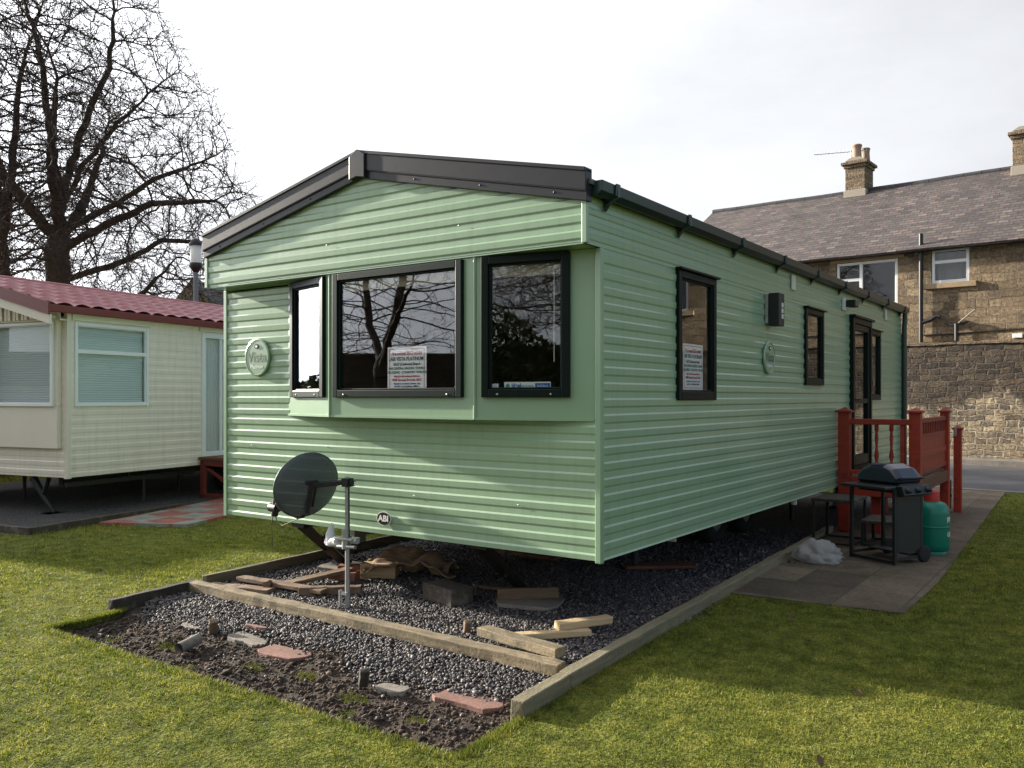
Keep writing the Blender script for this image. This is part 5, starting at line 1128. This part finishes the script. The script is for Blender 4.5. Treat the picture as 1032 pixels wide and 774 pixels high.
def tree_mesh(name, seed, stems, env, n_att, r_tip=.0105, expo=2.6, rbase=.4, twigs=3, **kw):
    nodes, par, rnd = tree_nodes(seed, stems, env, n_att, **kw)
    ch = [[] for _ in nodes]
    for i, p in enumerate(par):
        if p >= 0: ch[p].append(i)
    rad = [0.]*len(nodes)
    for i in range(len(nodes)-1, -1, -1):
        rad[i] = r_tip if not ch[i] else sum(rad[c]**expo for c in ch[i])**(1/expo)
    k = rbase/rad[0]; q = math.log(max(1.01, rad[0]/r_tip)); g = math.log(rbase/r_tip)/q
    rad = [r_tip*(r/r_tip)**g for r in rad]
    rad = [r*float(np.interp(nodes[i].z, [7, 13], [1, .6])) if r > .045 else r for i, r in enumerate(rad)]
    E = []                                       # p0,r0,p1,r1
    for i, p in enumerate(par):
        if p >= 0: E.append((nodes[p], min(rad[p], rad[i]*1.35), nodes[i], rad[i]))
    thick = [e for e in E if e[3] > .05]; thin = [e for e in E if e[3] <= .05]
    for i in range(len(nodes)):
        if rad[i] < .022:
            d0 = (nodes[i]-nodes[par[i]]).normalized()
            for _ in range(twigs if ch[i] else twigs+1):
                p = nodes[i]; d = (d0+Vector((rnd.uniform(-1, 1), rnd.uniform(-1, 1), rnd.uniform(-.7, 1)))*.9).normalized(); L = rnd.uniform(.12, .26); r = .008
                for s in range(3):
                    d = (d+Vector((rnd.uniform(-1, 1), rnd.uniform(-1, 1), rnd.uniform(-.4, .9)))*.45).normalized(); p2 = p+d*L; thin.append((p, r, p2, r*.75)); 
                    if rnd.random() < .5:
                        d3 = (d+Vector((rnd.uniform(-1, 1), rnd.uniform(-1, 1), rnd.uniform(-1, 1)))*.9).normalized(); thin.append((p2, r*.7, p2+d3*L*.8, r*.5))
                    p = p2; r *= .8; L *= .85
    def tubes(E, n):
        P0 = np.array([e[0] for e in E]); P1 = np.array([e[2] for e in E]); r0 = np.array([e[1] for e in E]); r1 = np.array([e[3] for e in E]); t = P1-P0; t /= np.linalg.norm(t, axis=1)[:, None]+1e-9
        ref = np.where(np.abs(t[:, 2:3]) < .9, [[0, 0, 1.]], [[1., 0, 0]]); u = np.cross(t, ref); u /= np.linalg.norm(u, axis=1)[:, None]; w = np.cross(t, u); V = []
        P1 = P1+t*np.minimum(r1, .05)[:, None]*.5
        for P, r in ((P0, r0), (P1, r1)):
            for k in range(n): a = 2*PI*k/n; V.append(P+(u*math.cos(a)+w*math.sin(a))*r[:, None])
        V = np.stack(V, 1); F = np.array([(k, (k+1) % n, n+(k+1) % n, n+k) for k in range(n)]); F = (F[None]+(np.arange(len(E))*2*n)[:, None, None]).reshape(-1, 4); return V.reshape(-1, 3), F
    Va, Fa = tubes(thick, 10); Vb, Fb = tubes(thin, 3)
    tr = np_mesh('trunk', Va, Fa, 'bark', 4, True); cr = np_mesh('crown', Vb, Fb, 'bark', 4, True); print(name, len(nodes), len(thin))
    return tr, cr
def env_fn(zs, rs, cx=0, cy=0, z0=2.5, z1=16):
    def f(r):
        z = r.uniform(z0, z1); R_ = np.interp(z, zs, rs); q = math.sqrt(r.random()); a = r.random()*2*PI
        if r.random() > (R_/max(rs))**2: return None
        if q < .3 and r.random() < .6: return None
        return (cx+math.cos(a)*R_*q, cy+math.sin(a)*R_*q, z)
    return f
def tree(loc, rz, label, seed, stems, env, n, **kw):
    r = empty('bare_tree', loc, rz, label, 'tree', 'bare winter trees'); tr, cr = tree_mesh('tree', seed, stems, env, n, **kw); tr.parent = r; cr.parent = r; return r
# local frame: x to the right in the picture
stA = [(None, [(0, 0, -.2), (0, 0, 4), (.1, 0, 7.0)]), ((.1, 0, 7), [(.45, 0, 8.2), (1.0, 0, 9.8), (1.4, .1, 10.7), (1.6, .1, 12), (1.7, 0, 13.4)]), ((.1, 0, 7), [(-.15, .1, 8.5), (-.35, .2, 9.6), (-.5, .2, 11.2), (-1, .2, 13)]),
    ((.1, 0, 6.6), [(.9, -.3, 8), (2.0, -.5, 9.2), (3.1, -.6, 10.2)]), ((.05, 0, 6.1), [(1.3, .4, 7.0), (2.6, .6, 7.9), (4.2, .6, 8.5)]), ((.05, 0, 5.6), [(1.5, -.4, 6.3), (3.0, -.6, 6.9), (4.7, -.5, 7.0)]), ((0, 0, 4.9), [(1.6, .5, 5.4), (2.8, .6, 6.1), (4.2, .5, 6.0)]),
    ((0, 0, 3.4), [(1.1, .7, 3.8), (2.2, .7, 4.6), (3.2, .6, 5.6)]), ((.05, 0, 5.8), [(-1, -.6, 7.5), (-2, -1, 9.5)]), ((.05, 0, 5.9), [(.1, 1.4, 7.4), (.3, 2.4, 9.6)]), ((.05, 0, 6.3), [(.6, -1.4, 7.8), (1.2, -2.2, 9.8)])]
envA = env_fn([3.9, 4.8, 6.2, 8, 10, 12.5, 14.5, 16], [3.8, 5.6, 6.3, 5.5, 4.6, 3.3, 2.2, .6], -.1, 0, 3.9, 16)
tA = tree((-22.3, 7.9, 0), R(YAW), 'great bare spreading tree with several limbs behind the cream caravan', 11, stA, envA, 10500, rbase=.37, step=.26, kill=.40)
stB = [(None, [(0, 0, -.2), (-.1, 0, 3), (-.1, 0, 6.0)]), ((-.1, 0, 6), [(-.4, .2, 8), (-.8, .1, 10), (-.6, 0, 13)]), ((-.1, 0, 5.6), [(.3, -.2, 8), (.5, -.2, 10.4), (1.0, 0, 12.5)]), ((-.1, 0, 4.8), [(-1.2, -.4, 6.5), (-2.2, -.6, 9)])]
envB = env_fn([5, 6.5, 9, 12, 15], [1.8, 3.6, 4, 3.4, 1], -.9, 0, 5, 15)
tB = tree((-23.1, 6.9, 0), R(YAW), 'slimmer bare tree at the left edge beside the great one', 23, stB, envB, 3600, rbase=.24, step=.26, kill=.40)
def ctree(src, x, y, rz, s, lb):
    c = copy_tree(src); c.location = (x, y, 0); c.rotation_euler.z = rz; c.scale = (s, s, s); c['label'] = lb; return c
bpy.context.view_layer.update()
envC = env_fn([2.6, 4, 6, 9, 11], [2.6, 4.6, 5, 4, 1], 0, 0, 2.6, 11)
tree((-19.5, -18.6, 0), R(200), 'bare tree behind the photographer, mirrored in the middle bay window', 41, [(None, [(0, 0, -.2), (0, 0, 2.8)]), ((0, 0, 2.8), [(-1, 0, 4.3), (-1.6, .2, 6.5), (-1.5, 0, 9)]), ((0, 0, 2.8), [(1.1, 0, 4.2), (1.5, 0, 6.6), (2.2, 0, 9)]), ((0, 0, 2.6), [(2.2, .6, 4.2), (3.6, .8, 5.6)]), ((0, 0, 2.6), [(-2, -.6, 3.9), (-3.8, -.8, 5.2)])], envC, 1500, rbase=.30, twigs=1)
ctree(tB, -15.5, -6.0, R(80), .9, 'bare tree left of the photographer beyond the front lawn')
ctree(tA, -1.5, -21, R(20), .9, 'bare tree behind the photographer near the dark hedge')

# hedges behind the camera and to the left (seen mirrored in the glass)
def hedge(label, x, y, rz, L, D_, H, n):
    P = np.random.rand(n, 3)*[L, D_, H]-[L/2, D_/2, 0]; top = H*(.8+.2*np.sin(P[:, 0]*1.3)*np.cos(P[:, 0]*.5)); P[:, 2] *= top/H
    sh = np.random.rand(n) < .7; P[sh, 1] = np.sign(P[sh, 1])*D_/2*(.85+.2*np.random.rand(sh.sum()))
    a = np.random.randn(n, 3, 3)*.09; V = P[:, None]+a; o = np_mesh('foliage', V.reshape(-1, 3), np.arange(n*3).reshape(-1, 3), 'hedge', 3)
    r = empty('hedge', (x, y, 0), rz, label, 'hedge'); o.parent = r
    m = MB(); m.box(-L/2+.1, L/2-.1, -D_*.35, D_*.35, 0, H*.72); c = m.build('stems', 'hedge', r); return r
hedge('tall dark hedge behind the photographer', 0, -23, 0, 16, 2, 4.4, 26000)
hedge('dark clipped hedge far left of the front lawn', -24, -7.5, R(80), 16, 1.6, 2.5, 20000)
gw = empty('garden_wall', (-17, -22.5, 0), R(-32), 'long low stone wall behind the photographer', 'wall'); m = MB(); m.box(-14, 14, -.2, .2, 0, 3.1); m.build('wall_face', 'wallstone', gw)
m = MB(); m.box(-14, 14, -.25, .25, 3.1, 3.18); m.build('coping', 'chimneystone', gw)
# shrubs behind the cream caravan
def brush(loc, s, seed, lb):
    env = env_fn([0, 1, 2.5, 4], [.6, 1.5, 1.7, .6], 0, 0, .3, 4); st = [(None, [(0, 0, -.1), (0, 0, .4)])]+[((0, 0, .4), [(math.cos(a)*.4, math.sin(a)*.4, 1.4)]) for a in (0, 1.5, 3, 4.6)]
    r = empty('bare_shrub', loc, 0, lb, 'shrub'); tr, cr = tree_mesh('shrub', seed, st, env, 420, rbase=.06, step=.2, kill=.3, twigs=2); tr.parent = r; cr.parent = r; r.scale = (s, s, s)
brush((-22.5, 10.2, 0), 1.15, 5, 'leafless shrub under the great bare tree')

# ------------------------------------------------------------------ light, sky, camera
SAZ = V3(-.995, -.10).normalized(); EL = R(16)
sdir = Vector((SAZ.x*math.cos(EL), SAZ.y*math.cos(EL), math.sin(EL)))
sun = bpy.data.objects.new('sun', bpy.data.lights.new('sun', 'SUN')); col.objects.link(sun); sun.data.energy = 5.0; sun.data.angle = R(1.0); sun.data.color = (1, .92, .78)
sun.rotation_euler = sdir.to_track_quat('Z', 'Y').to_euler(); sun.location = (0, 0, 20)
w = bpy.data.worlds.new('World'); scn.world = w; w.use_nodes = True; nt = w.node_tree; bg = nt.nodes['Background']; out = nt.nodes['World Output']
sky = nd(nt, 'TexSky'); sky.sky_type = 'NISHITA'; sky.sun_disc = False; sky.sun_elevation = EL; sky.sun_rotation = math.atan2(sdir.x, sdir.y); sky.dust_density = 2; sky.air_density = 1
nt.links.new(sky.outputs[0], bg.inputs[0]); bg.inputs[1].default_value = .10
tc = nt.nodes.new('ShaderNodeTexCoord'); mp = nd(nt, 'Mapping'); mp.inputs['Scale'].default_value = (1, 1, 2.6); nt.links.new(tc.outputs['Generated'], mp.inputs[0])
n1 = nd(nt, 'TexNoise', Scale=1.9, Detail=8, Roughness=.58, Distortion=.5); nt.links.new(mp.outputs[0], n1.inputs['Vector'])
n2 = nd(nt, 'TexNoise', Scale=1.8, Detail=7, Roughness=.6); nt.links.new(mp.outputs[0], n2.inputs['Vector'])
dp = nd(nt, 'VectorMath', operation='DOT_PRODUCT'); nt.links.new(tc.outputs['Generated'], dp.inputs[0]); dp.inputs[1].default_value = tuple(sdir)
# cloud cover thickens towards the sun
mr = nd(nt, 'MapRange'); nt.links.new(dp.outputs['Value'], mr.inputs[0]); mr.inputs[1].default_value = -.6; mr.inputs[2].default_value = .7; mr.inputs[3].default_value = -.11; mr.inputs[4].default_value = .30
ad = nd(nt, 'Math', operation='ADD'); nt.links.new(n1.outputs['Fac'], ad.inputs[0]); nt.links.new(mr.outputs[0], ad.inputs[1])
cr_ = ramp(nt, [(.34, (0, 0, 0)), (.56, (1, 1, 1))]); nt.links.new(ad.outputs[0], cr_.inputs[0])
b2 = nd(nt, 'Background'); mr2 = nd(nt, 'MapRange'); nt.links.new(dp.outputs['Value'], mr2.inputs[0]); mr2.inputs[1].default_value = -.5; mr2.inputs[2].default_value = 1; mr2.inputs[3].default_value = .19; mr2.inputs[4].default_value = .56
ml = nd(nt, 'Math', operation='MULTIPLY'); nt.links.new(mr2.outputs[0], ml.inputs[0]); mr3 = nd(nt, 'MapRange'); nt.links.new(n2.outputs['Fac'], mr3.inputs[0]); mr3.inputs[3].default_value = .66; mr3.inputs[4].default_value = 1.3; nt.links.new(mr3.outputs[0], ml.inputs[1])
pw = nd(nt, 'Math', operation='MAXIMUM'); nt.links.new(dp.outputs['Value'], pw.inputs[0]); pw.inputs[1].default_value = 0
pw2 = nd(nt, 'Math', operation='POWER'); nt.links.new(pw.outputs[0], pw2.inputs[0]); pw2.inputs[1].default_value = 10
pw3 = nd(nt, 'Math', operation='MULTIPLY_ADD'); nt.links.new(pw2.outputs[0], pw3.inputs[0]); pw3.inputs[1].default_value = 2.6; nt.links.new(mr2.outputs[0], pw3.inputs[2]); nt.links.new(pw3.outputs[0], ml.inputs[0])
b2.inputs[0].default_value = (.93, .95, 1, 1); nt.links.new(ml.outputs[0], b2.inputs[1])
ms = nd(nt, 'MixShader'); nt.links.new(cr_.outputs[0], ms.inputs[0]); nt.links.new(bg.outputs[0], ms.inputs[1]); nt.links.new(b2.outputs[0], ms.inputs[2]); nt.links.new(ms.outputs[0], out.inputs[0])

cam = bpy.data.objects.new('camera', bpy.data.cameras.new('camera')); col.objects.link(cam); scn.camera = cam
cam.location = CAM; cam.rotation_euler = (R(90), 0, R(YAW)); cam.data.sensor_width = 36; cam.data.lens = 36*864/1032; cam.data.shift_y = 13/1032; cam.data.clip_end = 2000; cam.data.clip_start = .05
scn.render.engine = 'CYCLES'; scn.view_settings.view_transform = 'Standard'; scn.view_settings.look = 'None'; scn.view_settings.exposure = 1.37; scn.view_settings.gamma = 1
scn.cycles.max_bounces = 8; scn.cycles.transparent_max_bounces = 12
